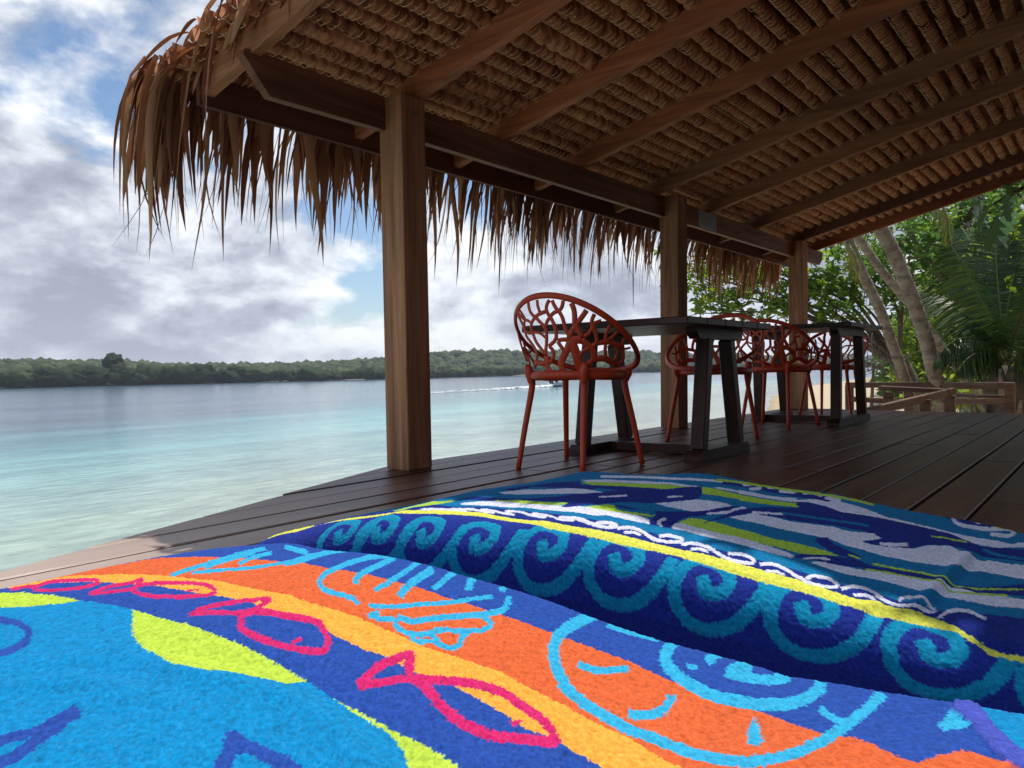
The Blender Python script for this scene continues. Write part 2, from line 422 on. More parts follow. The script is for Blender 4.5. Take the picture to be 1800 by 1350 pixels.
hh = math_(t, 'ADD', math_(t, 'MULTIPLY', w1.outputs[0], .35), math_(t, 'MULTIPLY', w2.outputs[0], 1.0))
bp = N(t, 'ShaderNodeBump'); bp.inputs['Strength'].default_value = .30; bp.inputs['Distance'].default_value = .18; t.links.new(hh, bp.inputs['Height']); t.links.new(bp.outputs[0], b.inputs['Normal'])
me.materials.append(m); tag(link('sea', me), kind='structure')

# far shore: low wooded hills
FAR = np.array([(-700, 200), (-260, 262), (0, 268), (83, 250), (197, 218), (290, 216), (384, 207), (470, 180), (568, 142), (690, 100), (800, 30), (900, -200)], float)


def far_dist(P):
    best = np.full(len(P), 1e9); sg = np.ones(len(P))
    for a, b in zip(FAR[:-1], FAR[1:]):
        d = b - a; tt = np.clip(((P - a) @ d) / (d @ d), 0, 1); v = P - (a + tt[:, None] * d); ds = np.hypot(v[:, 0], v[:, 1])
        m = ds < best; best[m] = ds[m]; sg[m] = np.where(d[0] * v[m, 1] - d[1] * v[m, 0] > 0, 1, -1)
    return best * sg


def hill_z(P):
    d = far_dist(P)
    az = np.degrees(np.arctan2(P[:, 1], P[:, 0]))
    ridge = np.interp(az, [-20, 10, 22, 30, 36, 44, 49, 54, 60, 66, 75, 100, 140], [9, 10, 12, 14, 14.5, 12.5, 9, 5.5, 5, 7.5, 6.5, 8, 7])
    back = np.interp(az, [10, 25, 36, 44, 50, 60, 72, 100], [250, 240, 190, 200, 260, 240, 170, 170])
    k = np.clip(d / back, 0, 1); k = k * k * (3 - 2 * k)
    return SEA + np.where(d < 0, np.maximum(d * .1, -2), np.minimum(d * .06, .5) + k * ridge + k * 1.2 * vnoise(P, .02, 5))


hx = np.linspace(-700, 1500, 120); hy = np.linspace(-300, 1500, 110)
GX, GY = np.meshgrid(hx, hy); P = np.stack([GX.ravel(), GY.ravel()], 1)
me = np_mesh('far_hills', np.column_stack([P, hill_z(P)]), grid_quads(len(hy), len(hx)), plain('hill soil', (.05, .065, .03), .95, spec=.1, noise=.4, scale=.05), True)
tag(link('far_hills', me), kind='structure')


def crown_mat(name, c0, c1, c2, scale):
    m, t, b, o = new_mat(name)
    tc = t.nodes.new('ShaderNodeTexCoord'); oi = t.nodes.new('ShaderNodeObjectInfo')
    n = N(t, 'ShaderNodeTexNoise'); t.links.new(tc.outputs['Object'], n.inputs['Vector']); n.inputs['Scale'].default_value = scale; n.inputs['Detail'].default_value = 6; n.inputs['Roughness'].default_value = .7
    at2 = N(t, 'ShaderNodeAttribute', attribute_name='tone')
    f = math_(t, 'ADD', math_(t, 'MULTIPLY', n.outputs[0], .55), math_(t, 'ADD', math_(t, 'MULTIPLY', oi.outputs['Random'], .3), math_(t, 'MULTIPLY_ADD', at2.outputs['Fac'], .3, -.08)))
    r = ramp(t, [(.22, c0), (.48, c1), (.75, c2)]); t.links.new(f, r.inputs[0]); t.links.new(r.outputs[0], b.inputs['Base Color'])
    b.inputs['Roughness'].default_value = .8; b.inputs['Specular IOR Level'].default_value = .15
    bp = N(t, 'ShaderNodeBump'); bp.inputs['Strength'].default_value = 1.; bp.inputs['Distance'].default_value = .5; t.links.new(n.outputs[0], bp.inputs['Height']); t.links.new(bp.outputs[0], b.inputs['Normal'])
    return m


import bmesh


def ico(sub):
    bm = bmesh.new(); bmesh.ops.create_icosphere(bm, subdivisions=sub, radius=1.0)
    v = np.array([p.co[:] for p in bm.verts]); f = np.array([[q.index for q in p.verts] for p in bm.faces]); bm.free(); return v, f


ICO1, ICO3 = ico(1), ico(3)


def lumpy(seed, base, nl):
    """a crown of several ragged lobes, about 1 wide and 1 high, standing on z = 0"""
    r = np.random.default_rng(seed); V = []; Fc = []; o = 0
    for k in range(nl):
        v, f = base
        c = np.array([r.uniform(-.38, .38), r.uniform(-.38, .38), r.uniform(.28, .62)]) if k else np.array([0, 0, .45])
        rad = r.uniform(.24, .40) if k else .42
        d = 1 + .16 * np.sin(v @ r.normal(size=3) * 5 + r.uniform(0, 6)) + .12 * np.sin(v @ r.normal(size=3) * 9 + 1) + r.normal(0, .10, len(v))
        p = v * d[:, None] * rad * np.array([1.1, 1.1, .9]) + c
        p[:, 2] = np.maximum(p[:, 2], -.02); V.append(p); Fc.append(f + o); o += len(v)
    return np.vstack(V), np.vstack(Fc)


CM = crown_mat('far crown green', (.008, .019, .009), (.03, .055, .02), (.11, .14, .045), 1.1)
CMF = crown_mat('far forest green', (.010, .021, .013), (.026, .047, .021), (.075, .10, .04), .12)
protos = []
for k in range(7):
    v, f = lumpy(20 + k, ICO3, 6); me = np_mesh('shore_crown', v, f, CM); protos.append(me)
trm = plain('grey bark far', (.09, .075, .06), .9)
# row of trees right on the far waterline, one by one
seg = np.diff(FAR, axis=0); sl = np.hypot(seg[:, 0], seg[:, 1]); cum = np.concatenate([[0], np.cumsum(sl)])
s = 480.; k = 0
while s < 1440 and k < 170:
    i = int(np.searchsorted(cum, s) - 1); tt = (s - cum[i]) / sl[i]; p = FAR[i] + tt * seg[i]; nrm_ = np.array([-seg[i][1], seg[i][0]]) / sl[i]
    p = p + nrm_ * rnd.uniform(.5, 7); D = math.hypot(*p)
    az = math.degrees(math.atan2(p[1], p[0]))
    if 12 < az < 78:
        big = np.interp(az, [15, 28, 40, 48, 56, 66, 75], [5.0, 5.2, 4.2, 4.6, 5.8, 6.6, 6.2])
        h = big * rnd.uniform(.7, 1.2); wd = h * rnd.uniform(.9, 1.5)
        o = link('shore_tree', protos[k % 7], None, (p[0], p[1], SEA + .2)); o.scale = (wd, wd, h); o.rotation_euler = (0, 0, rnd.uniform(0, 6.28))
        tag(o, 'rounded green tree standing in the line of trees along the far waterline', 'tree', 'trees along the far waterline'); k += 1
        s += wd * rnd.uniform(.55, .95)
    else: s += 8
# the single tall dark one
p = at(203, 660, 275)
o = empty('tall_tree', (p[0], p[1], SEA + .2)); tag(o, 'tall dark tree sticking up above the left part of the far shore', 'tree')
v, f = lumpy(77, ICO3, 9); v = v * [5.2, 5.2, 6.0] + [0, 0, 4.6]
link('crown', np_mesh('crown', v, f, crown_mat('dark crown', (.008, .018, .010), (.016, .034, .018), (.035, .06, .028), .5)), o)
MB().tube([(0, 0, -.3), (.1, 0, 3), (0, .1, 6.5)], [.35, .3, .2]).build('trunk', trm, o)
# the forest behind, one mass
V = []; Fc = []; T_ = []; off_ = 0
fr = np.random.default_rng(5)
for k in range(4200):
    az = math.radians(fr.uniform(9, 78)); dd = fr.uniform(0, 1) ** 1.2
    tdir = np.array([math.cos(az), math.sin(az)])
    # march to shoreline then go inland
    rr = 150.
    while far_dist(np.array([tdir * rr]))[0] < 0 and rr < 1000: rr += 6
    q = tdir * (rr + 5 + dd * 260); z = hill_z(q[None])[0]
    if far_dist(q[None])[0] < 4: continue
    h = fr.uniform(2.3, 4.6) * (1 + .3 * dd); v, f = ICO1
    pv = v * (1 + fr.normal(0, .2, (len(v), 1)) + .12 * np.sin(v @ fr.normal(size=(3, 1)) * 4)) * [h * .75, h * .75, h * .55] + [q[0], q[1], z + h * .35]
    V.append(pv); Fc.append(f + off_); off_ += len(v); T_.append(np.full(len(f), fr.uniform(0, 1)))
me = np_mesh('far_forest', np.vstack(V), np.vstack(Fc), CMF)
a_ = me.attributes.new('tone', 'FLOAT', 'FACE'); a_.data.foreach_set('value', np.concatenate(T_).astype(np.float32))
tag(link('far_forest', me), 'dense forest covering the low hills across the water', 'forest', kind='stuff')
# strips of pale beach under the trees
MBb = MB()
for (pa, pb) in ((470, 640), (905, 960), (985, 1040), (330, 420)):
    A = at(pa, 668, 287 if pa < 700 else 350); B = at(pb, 668, 292 if pa < 700 else 362)
    MBb.bar((A[0], A[1], SEA + .12), (B[0], B[1], SEA + .12), 3., .35, ch=.05)
tag(MBb.build('far_beach', plain('pale far sand', (.5, .44, .34), .9)), kind='structure')

# ------------------------------------------------------------------ deck
deck = tag(empty('deck'), kind='structure')
PITCHB = .1715; GAP = .013
cut = lambda y: 2.66 - (2.93 - y) / .39            # slanting sea-side end of the boards
bd = random.Random(4)
nb = 0
y1 = 2.938
row = 0
while y1 > -3.2:
    y0 = y1 - PITCHB + GAP
    xe = 8.16 + .17 * ((y0 + y1) / 2)
    c0, c1 = cut(y0), cut(y1)
    xs = max(min(c0, c1), -3.2)
    joints = []; x = max(xs, -3.2) + bd.uniform(1.6, 4.2)
    while x < xe - .8: joints.append(x); x += bd.uniform(1.8, 4.0)
    ends = [None] + joints + [xe]
    for i in range(len(ends) - 1):
        xa, xb = ends[i], ends[i + 1]
        dz = bd.uniform(-.0025, .0015)
        if xa is None:
            a0, a1 = max(c0, -3.2), max(c1, -3.2)
            poly = [(a0, y0), (xb - .002, y0), (xb - .002, y1), (a1, y1)]
        else: poly = [(xa + .002, y0), (xb - .002, y0), (xb - .002, y1), (xa + .002, y1)]
        ctr = np.mean(poly, axis=0); q = .004
        # chamfered board: bottom, side top, inset top
        ins = []
        for px_, py_ in poly:
            v = np.array([px_, py_]); ins.append((v[0] + (q if v[0] < ctr[0] else -q), v[1] + (q if v[1] < ctr[1] else -q)))
        vs = [(p[0], p[1], -.032) for p in poly] + [(p[0], p[1], -q) for p in poly] + [(p[0], p[1], 0.) for p in ins]
        fs = [(3, 2, 1, 0)] + [(i_, (i_ + 1) % 4, (i_ + 1) % 4 + 4, i_ + 4) for i_ in range(4)] + [(i_ + 4, (i_ + 1) % 4 + 4, (i_ + 1) % 4 + 8, i_ + 8) for i_ in range(4)] + [(8, 9, 10, 11)]
        bm_ = MB().add([(a[0] - ctr[0], a[1] - ctr[1], a[2]) for a in vs], fs)
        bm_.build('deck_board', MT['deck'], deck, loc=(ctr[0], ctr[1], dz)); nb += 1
    y1 -= PITCHB; row += 1
for x in np.arange(-2.6, 8.4, .62):                 # joists below
    yt = min(2.86, 2.93 - (2.66 - x) * .39 - .12) if x < 2.66 else 2.86
    MB().box(x, x + .06, -3.1, yt, -.19, -.036).build('joist', MT['beam'], deck)
nl_ = MB(); nr = random.Random(8); y1 = 2.938
while y1 > -2.:                                     # screw heads over the joists, near the eye only
    for x in np.arange(-2.6, 6.2, .62):
        if x > cut(y1) + .1:
            for e in (.03, .125):
                c = np.array([x + .03 + nr.uniform(-.006, .006), y1 - e - nr.uniform(0, .008), .0006]); nl_.add([c + [.0042 * math.cos(k), .0042 * math.sin(k), 0] for k in np.arange(6) * math.pi / 3], [tuple(range(6))])
    y1 -= PITCHB
nl_.build('screw_heads', MT['hole'], deck)['kind'] = 'stuff'
for x, y in ((3.2, 2.6), (5.9, 2.6), (8.2, 2.6), (3.2, .2), (5.9, .2), (8.2, .2), (.6, .2), (.6, 1.7)):
    MB().box(x, x + .14, y, y + .14, -2.6, -.195).build('pile', MT['post'], deck)

# ------------------------------------------------------------------ pavilion: posts, beams, rafters, thatch
pav = tag(empty('beach_pavilion', (2.6, 2.75, 0)), 'open timber pavilion with a thatched palm roof over the deck', 'pavilion')
PV = np.array([2.6, 2.75, 0])


def pv_build(mb, name, m, parent=pav, smooth=False):
    mb.v = [tuple(np.array(p) - PV) for p in mb.v]
    return mb.build(name, m, parent, smooth)


Y0, Y1 = 2.68, 2.834                                 # inland and sea face of the posts
for (u, lean) in ((2.592, 0.), (5.452, .045), (8.402, .045)):
    b0 = np.array([u + .081, (Y0 + Y1) / 2, .001]); b1 = np.array([u + .081 + lean, (Y0 + Y1) / 2, 1.80])
    po = pv_build(MB().bar(b0, b1, .154, .162, up=(1, 0, 0), ch=.004), 'post', MT['post'])
    zb = 1.715; xb = u + .085 + lean * .95
    bo = MB().tube([(xb, Y0 - .009, zb), (xb, Y0 + .002, zb)], .016, 12)
    bo.tube([(xb, Y0 - .014, zb), (xb, Y0 - .008, zb)], .009, 6)
    pv_build(bo, 'bolt', MT['steel'], po)
    po.children[0].location = (0, 0, 0)
BY0, BY1 = 2.788, 2.832                              # beam
beam_bits = ((1.823, 2.590, True), (2.757, 5.490, False), (5.655, 8.440, False), (8.602, 9.50, 'r'))
for xa, xb, cutend in beam_bits:
    if cutend is True: poly = [(xa, 1.775), (xa + .014, 1.80), (xb, 1.80), (xb, 1.642), (xa + .125, 1.632)]
    elif cutend == 'r': poly = [(xa, 1.80), (xb, 1.80), (xb, 1.74), (xb - .10, 1.642), (xa, 1.642)]
    else: poly = [(xa, 1.80), (xb, 1.80), (xb, 1.642), (xa, 1.642)]
    poly = [(x, z - .001) for x, z in poly]
    pv_build(MB().prism(poly, 1, BY0, BY1), 'beam', MT['beam'])
pl = pv_build(MB().box(6.10, 6.455, BY0 - .0035, BY0 - .0005, 1.648, 1.792, ch=.0006), 'nail_plate', MT['steel'])
th = MB()
for i in range(22):
    for j in range(9):
        x = 6.115 + i * .0155; z = 1.66 + j * .0148 + (.004 if i % 2 else 0); y = BY0 - .0042
        th.add([(x, y, z), (x + .006, y, z), (x + .006, y, z + .009), (x, y, z + .009)], [(0, 1, 2, 3)])
pv_build(th, 'punched_teeth', MT['hole'], pl)['kind'] = 'stuff'
SL = .24; CS = 1 / math.hypot(1, SL)
raft_z = lambda y: 1.80 + SL * (2.72 - y)            # underside of the rafters
YF = 3.15
RX = [1.885, 2.735, 3.50, 4.31, 5.355, 6.315, 7.365, 8.53, 9.235]
RM = ['pale_rafter', 'red_rafter', 'red_rafter', 'red_rafter', 'pale_rafter', 'pale_rafter', 'pale_rafter', 'fascia', 'red_rafter']
upn = np.array([0, SL, 1.]) * CS
for x, mm in zip(RX, RM):
    for ya, yb in ((YF - .002, -2.2),):
        p0 = np.array([x, ya, raft_z(ya)]) + upn * .062; p1 = np.array([x, yb, raft_z(yb)]) + upn * .062
        pv_build(MB().bar(p0, p1, .052, .12, up=upn, ch=.003), 'rafter', MT[mm])
pv_build(MB().box(1.84, 9.42, YF, YF + .028, 1.655, 1.805), 'fascia_board', MT['fascia'])
pv_build(MB().bar((1.6, -2.25, raft_z(-2.2) + .03), (9.6, -2.25, raft_z(-2.2) + .03), .06, .2, ch=.004), 'ridge_beam', MT['beam'])
for x in (2.9, 6.0, 9.0):
    pv_build(MB().bar((x, -2.35, .0), (x, -2.35, raft_z(-2.2) - .08), .15, .15, up=(1, 0, 0)), 'post', MT['post'])

# thatch ---------------------------------------------------------------
m, t, b, o = new_mat('dry sewn thatch'); MT['thatch'] = m
v = coords(t, (30, 30, 30), 5.)
n = N(t, 'ShaderNodeTexNoise'); t.links.new(coords(t, (70., 5., 9.), 5.), n.inputs['Vector']); n.inputs['Scale'].default_value = 1.; n.inputs['Detail'].default_value = 6; n.inputs['Roughness'].default_value = .7
n2 = N(t, 'ShaderNodeTexNoise'); t.links.new(coords(t, (2.2, 9, 9), 5.), n2.inputs['Vector']); n2.inputs['Scale'].default_value = 1.; n2.inputs['Detail'].default_value = 4
a = N(t, 'ShaderNodeAttribute', attribute_name='tone')
f = math_(t, 'ADD', math_(t, 'MULTIPLY', n.outputs[0], .5), math_(t, 'ADD', math_(t, 'MULTIPLY', n2.outputs[0], .35), math_(t, 'MULTIPLY_ADD', a.outputs['Fac'], .3, -.08)))
r = ramp(t, [(.28, (.15, .05, .025)), (.46, (.39, .16, .076)), (.62, (.58, .27, .135)), (.80, (.76, .44, .23))]); t.links.new(f, r.inputs[0])
t.links.new(r.outputs[0], b.inputs['Base Color']); b.inputs['Roughness'].default_value = .75; b.inputs['Specular IOR Level'].default_value = .25
bp = N(t, 'ShaderNodeBump'); bp.inputs['Strength'].default_value = .5; bp.inputs['Distance'].default_value = .004; t.links.new(n.outputs[0], bp.inputs['Height']); t.links.new(bp.outputs[0], b.inputs['Normal'])
MT['stitch'] = plain('cane stitching', (.80, .58, .36), .6, spec=.3)
MT['leaf'] = leafy('dry palm leaf', [(.0, (.11, .04, .022)), (.35, (.22, .085, .043)), (.7, (.36, .165, .085)), (1., (.50, .29, .165))], .18, .6, .3)

uS = np.array([0, -CS, SL * CS])                      # up the slope
nD = -upn                                            # downwards, out of the thatch
roof0 = lambda x, s: np.array([x, YF, raft_z(YF)]) + upn * .118 + uS * s + np.array([0, 0, 0])
ROWP = .0945
tr = np.random.default_rng(3)
prof_u = np.array([-.003, .0, .007, .026, .043, .051, .055])
prof_n = np.array([-.050, .006, .018, .016, .009, .001, -.052])
S_END = 5.35
s0 = -.10
panels = 0
rowi = 0
while s0 < S_END:
    left = 1.75 + tr.uniform(-.05, .05)
    x = left; brk = [x]
    x += tr.uniform(.7, 2.0)
    while x < 9.3: brk.append(x); x += tr.uniform(1.75, 2.1)
    if 9.62 - brk[-1] < .5: brk.pop()
    brk.append(9.62 + tr.uniform(-.03, .03))
    wob = tr.uniform(0, 6.28, 3)
    for xa, xb in zip(brk[:-1], brk[1:]):
        pofs = tr.normal(0, .004); ptone = tr.uniform(0, 1); ptilt = tr.normal(0, .006)
        leafw = tr.uniform(.032, .052)
        nl = max(3, int((xb - xa) / leafw)); lw = (xb - xa) / nl
        cols = []; tone = []
        for k in range(nl):
            j = tr.normal(0, .0022); hi = tr.uniform(.0008, .0032); dy = tr.normal(0, .0035); tn = np.clip(.5 * ptone + .5 * tr.uniform(0, 1), 0, 1)
            for e in (0., .5, 1.):
                xx = xa + (k + e * .998) * lw
                u = prof_u * (1 + 0 * e) + dy * np.array([1, 1, 1, .5, .4, .8, 0]) + pofs + .006 * math.sin(xx * 1.7 + wob[0]) + .003 * math.sin(xx * 5.1 + wob[1])
                lift = (hi * (1 - e) + (.0012 if e == .5 else 0))
                nn = prof_n + (j + lift) * np.array([0, .7, 1, 1, 1, .6, 0]) + ptilt * np.array([0, 1, 1, .5, .2, 0, 0]) + .003 * math.sin(xx * 3.3 + wob[2])
                cols.append([roof0(xx, s0) + uS * a_ + nD * c_ for a_, c_ in zip(u, nn)]); tone.append(tn)
        cols = np.array(cols); nc, npf = cols.shape[:2]
        org = roof0(xa, s0); q = grid_quads(nc, npf)
        me = np_mesh('thatch_panel', cols.reshape(-1, 3) - org, q[:, ::-1], MT['thatch'])
        ta = me.attributes.new('tone', 'FLOAT', 'POINT'); ta.data.foreach_set('value', np.repeat(np.array(tone), npf).astype(np.float32))
        ob = link('thatch_panel', me, pav, tuple(org - PV)); panels += 1
        st = MB(); xx = xa + .02
        while xx < xb - .03:
            d = tr.normal(0, .006); lean = .036 + tr.normal(0, .006)
            if tr.uniform() < .9:
                pts = []
                for e, (uu, nn) in enumerate(((-.002, .006), (.008, .0225), (.026, .0205), (.043, .0135), (.0525, .002))):
                    f_ = uu / .08
                    pts.append(roof0(xx - lean * (1 - f_) * 1. + .004 * math.sin(f_ * 2.6), s0) + uS * (uu + pofs) + nD * (nn + .003) - org)
                st.tube(pts, .0021, 3, cap=False)
            if tr.uniform() < .7:
                c = roof0(xx + .02, s0) + uS * (.027 + pofs + d * .4) + nD * .0195 - org; q_ = .0046
                st.add([c + [-q_ * 1.5, 0, 0] + uS * -q_ * .6, c + [q_ * 1.5, 0, 0] + uS * -q_ * .6, c + [q_ * 1.5, 0, 0] + uS * q_ * .6, c + [-q_ * 1.5, 0, 0] + uS * q_ * .6], [(0, 3, 2, 1)])
            xx += .043 + tr.normal(0, .004)
        link('stitching', st.mesh('stitching', MT['stitch']), ob)['kind'] = 'stuff'
    s0 += ROWP * (1 + tr.normal(0, .03)); rowi += 1
# weather layer above the sewn rows (keeps daylight out) and the unseen far slope, lowered to block landward light
A = roof0(1.58, -.32) + upn * .035; B = roof0(9.66, S_END + .1) + upn * .035
cv = MB()
for (s_a, s_b) in ((-.30, S_END + .2),):
    p = [roof0(1.82, s_a), roof0(9.58, s_a), roof0(9.58, s_b), roof0(1.82, s_b)]
    lo = [q + upn * .058 for q in p]; hi = [q + upn * .12 for q in p]
    cv.add(lo + hi, [(0, 1, 2, 3), (7, 6, 5, 4), (0, 4, 5, 1), (1, 5, 6, 2), (2, 6, 7, 3), (3, 7, 4, 0)])
top = roof0(1.6, S_END + .2) + upn * .08
e = [np.array([x_, y_, z_]) for x_, y_, z_ in ((1.6, top[1], top[2]), (9.64, top[1], top[2]), (9.64, -8.6, 1.2), (1.6, -8.6, 1.2))]
cv.add(e + [q + [0, 0, .12] for q in e], [(0, 1, 2, 3), (7, 6, 5, 4), (0, 4, 5, 1), (1, 5, 6, 2), (2, 6, 7, 3), (3, 7, 4, 0)])
pv_build(cv, 'thatch_cover', MT['thatch'])


# hanging leaves of the eave and of the gable ---------------------------
def leaf_strip(base, out, length, width, droop, twist, r, nseg=7, curl=.0, kink=None):
    """one dry leaf: leaves the roof along 'out', bends over and hangs down, tapering to a wisp; folded along its rib"""
    p = np.array(base, float); d = np.array(out, float); d /= np.linalg.norm(d)
    side = np.cross(d, [0, 0, 1.]); side /= np.linalg.norm(side) + 1e-9
    V = []; st = length / nseg; wob = r.uniform(-1, 1); wob2 = r.uniform(-1, 1)
    for k in range(nseg + 1):
        f_ = k / nseg
        wd = width * (1 - f_) ** .8 * (.55 + .75 * math.sin(min(f_ * 3.2, 1.57))) + .0006
        an = twist * f_; nrm_ = np.cross(side, d)
        sd = side * math.cos(an) + nrm_ * math.sin(an); nn = np.cross(sd, d)
        V += [p - sd * wd / 2 + nn * wd * .18, p, p + sd * wd / 2 + nn * wd * .18]
        g = np.array([0, 0, -1.]); kk = droop * (1.6 if f_ < .35 else .8)
        d = d + g * kk * st * 5; d = d + side * (wob * .22 * math.sin(f_ * 5 + wob2 * 3) * st * 6 + curl * f_ * st * 6); d /= np.linalg.norm(d)
        side = side - d * (side @ d); side /= np.linalg.norm(side) + 1e-9
        p = p + d * st
    V = np.array(V); F_ = []
    for k in range(nseg):
        a_ = k * 3; F_ += [(a_, a_ + 1, a_ + 4, a_ + 3), (a_ + 1, a_ + 2, a_ + 5, a_ + 4)]
    return V, np.array(F_)


lr = np.random.default_rng(9)
leaves = []


def eave_len(x):
    base = np.interp(x, [1.5, 1.9, 2.4, 3., 4., 5.5, 7., 9.5], [.58, .50, .46, .47, .46, .46, .44, .42])
    return base


tuft = [(1.66 + 8.0 * lr.uniform(), lr.choice([.5, .7, .9, 1.1, 1.3]), lr.normal(0, .30)) for _ in range(95)]
for k in range(690):
    tf = tuft[lr.integers(len(tuft))]; x = tf[0] + lr.normal(0, .05) if lr.uniform() < .72 else 1.66 + 8.0 * lr.uniform()
    x = min(max(x, 1.62), 9.66); y = YF + .05 + lr.uniform(-.03, .16); layer = lr.uniform()
    z = raft_z(y) + .135 + layer * .05
    Ln = eave_len(x) * (.25 + .75 * tf[1]) * lr.choice([.6, .8, 1., 1.2, 1.4], p=[.14, .24, .30, .2, .12]) * lr.uniform(.9, 1.1) * 1.05
    leaves.append((k, (x, y, z), (tf[2] + lr.normal(.05, .30), lr.uniform(.35, 1.), lr.uniform(-.5, .1)), Ln, lr.uniform(.02, .056) * (1.1 if x < 3 else 1), lr.uniform(.7, 1.4), lr.normal(0, .9), lr.normal(0, .12)))
for k in range(420):                                   # fine split wisps
    x = 1.64 + 7.9 * lr.uniform(); y = YF + .07 + lr.uniform(-.02, .15); z = raft_z(y) + .12
    leaves.append((9000 + k, (x, y, z), (lr.normal(.1, .35), lr.uniform(.3, 1.), lr.uniform(-.8, 0)), eave_len(x) * lr.uniform(.7, 1.55), lr.uniform(.005, .014), lr.uniform(.7, 1.3), lr.normal(0, 2), lr.normal(0, .3)))
for k in range(210):                                   # gable side, ragged ends of the rows
    s = -.25 + lr.uniform() ** 1.3 * 2.6; c = roof0(1.76 + lr.uniform(0, .14), s) + nD * lr.uniform(-.14, .01)
    leaves.append((5000 + k, c, (-lr.uniform(.0, .42), lr.normal(.6, .3), lr.uniform(-.6, .1)), lr.uniform(.12, .33) * (1.15 if s < .3 else .75), lr.uniform(.02, .055), lr.uniform(.5, 1.2), lr.normal(0, .9), lr.normal(0, .2)))
for k in range(44):                                    # the corner tuft
    s = -.27 + lr.uniform() * .30; c = roof0(1.77 + lr.uniform(-.02, .15), s) + nD * lr.uniform(-.06, .0)
    leaves.append((7000 + k, c, (-lr.uniform(-.1, .3), lr.uniform(.4, 1.), lr.uniform(-.45, .1)), lr.uniform(.3, .66), lr.uniform(.03, .06), lr.uniform(.7, 1.2), lr.normal(0, .8), lr.normal(0, .15)))
for k in range(140):                                   # loose ends hanging out of the ceiling
    s = lr.uniform(0, 4.6); c = roof0(1.9 + 7.5 * lr.uniform(), s) + nD * .012
    leaves.append((9500 + k, c, (lr.normal(0, .6), lr.normal(0, .6), -lr.uniform(.1, .8)), lr.uniform(.03, .11), lr.uniform(.003, .012), lr.uniform(.2, 1.2), lr.normal(0, 2), lr.normal(0, .5)))
# a few long strands that stand out at the corner and along the gable
for k, (c, o_, Ln, wd) in enumerate((((1.74, 2.52, 2.02), (-.35, .35, .1), .80, .035), ((1.76, 2.86, 1.93), (-.3, .55, -.1), .95, .032), ((1.72, 3.30, 1.82), (-.18, .6, 0), .80, .03), ((1.78, 2.40, 2.0), (-.1, -.1, -1), .24, .03), ((1.68, 3.32, 1.80), (-.1, .5, 0), .78, .05), ((1.85, 3.34, 1.80), (0, .5, -.2), .80, .045), ((2.35, 3.33, 1.79), (.1, .5, -.2), .74, .045))):
    leaves.append((8000 + k, c, o_, Ln, wd, 1.0, .8, .05))
built = []
for (k, base, out, Ln, wd, droop, tw, curl) in leaves:
    V, F_ = leaf_strip(base, out, Ln, wd, droop, tw, lr, 7, curl)
    dist = np.linalg.norm(V.mean(0) - CAM); built.append((Ln * wd / dist ** 2 * (1 if k < 9000 else .2), V, F_))
built.sort(key=lambda q: -q[0])
rest = []
for i, (_, V, F_) in enumerate(built):
    tn = float(lr.uniform())
    if i < 300:
        org = V[1].copy(); me = np_mesh('palm_leaf', V - org, F_, MT['leaf'], True)
        ta = me.attributes.new('tone', 'FLOAT', 'FACE'); ta.data.foreach_set('value', np.full(len(F_), tn, np.float32))
        link('palm_leaf', me, pav, tuple(org - PV))
    else: rest.append((V, F_, tn))
VV = []; FF = []; TT = []; o_ = 0
for V, F_, tn in rest: VV.append(V - PV); FF.append(F_ + o_); o_ += len(V); TT.append(np.full(len(F_), tn))
me = np_mesh('leaf_fringe', np.vstack(VV), np.vstack(FF), MT['leaf'], True)
ta = me.attributes.new('tone', 'FLOAT', 'FACE'); ta.data.foreach_set('value', np.concatenate(TT).astype(np.float32))
tag(link('leaf_fringe', me, pav), kind='stuff')

# ------------------------------------------------------------------ tables
def table(name, x0, x1, y0, y1, zt, legs, label, grp, batten_out=.12):
    """plank top on two trestles; legs: list of (y, xbot0, xbot1, xtop0, xtop1)"""
    cx_, cy_ = (x0 + x1) / 2, (y0 + y1) / 2
    root = tag(empty(name, (cx_, cy_, 0)), label, 'table', grp)
    def B(mb, nm, m): mb.v = [(p[0] - cx_, p[1] - cy_, p[2]) for p in mb.v]; return mb.build(nm, m, root)
    n = 5; wx_ = (x1 - x0) / n
    for i in range(n):
        B(MB().box(x0 + i * wx_ + .0012, x0 + (i + 1) * wx_ - .0012, y0, y1, zt - .034, zt + rnd.uniform(-.0006, .0006), ch=.004), 'top_plank', MT['table'])
    for (yy, a0, a1, t0, t1) in legs:
        zb = zt - .034 - .055
        poly = [(t0 - batten_out - .04, zb + .035), (t0 - batten_out, zb), (t1 + batten_out, zb), (t1 + batten_out + .04, zb + .035), (t1 + batten_out + .04, zt - .0345), (t0 - batten_out - .04, zt - .0345)]
        B(MB().prism(poly, 1, yy - .03, yy + .03), 'batten', MT['table'])
        for (b_, t_) in ((a0, t0), (a1, t1)):
            B(MB().bar((b_, yy, .055), (t_, yy, zb + .001), .062, .072, up=(0, 1, 0), ch=.004), 'leg', MT['tableleg'])
        r0, r1 = a0 - .08, a1 + .09
        B(MB().prism([(r0, .001), (r1, .001), (r1, .03), (r1 - .03, .056), (r0 + .03, .056), (r0, .03)], 1, yy - .045, yy + .045), 'foot_runner', MT['table'])
    xm = (legs[0][1] + legs[0][2]) / 2
    B(MB().bar((xm, legs[0][0] + .046, .03), (xm, legs[1][0] - .046, .03), .07, .05), 'stretcher', MT['tableleg'])
    return root


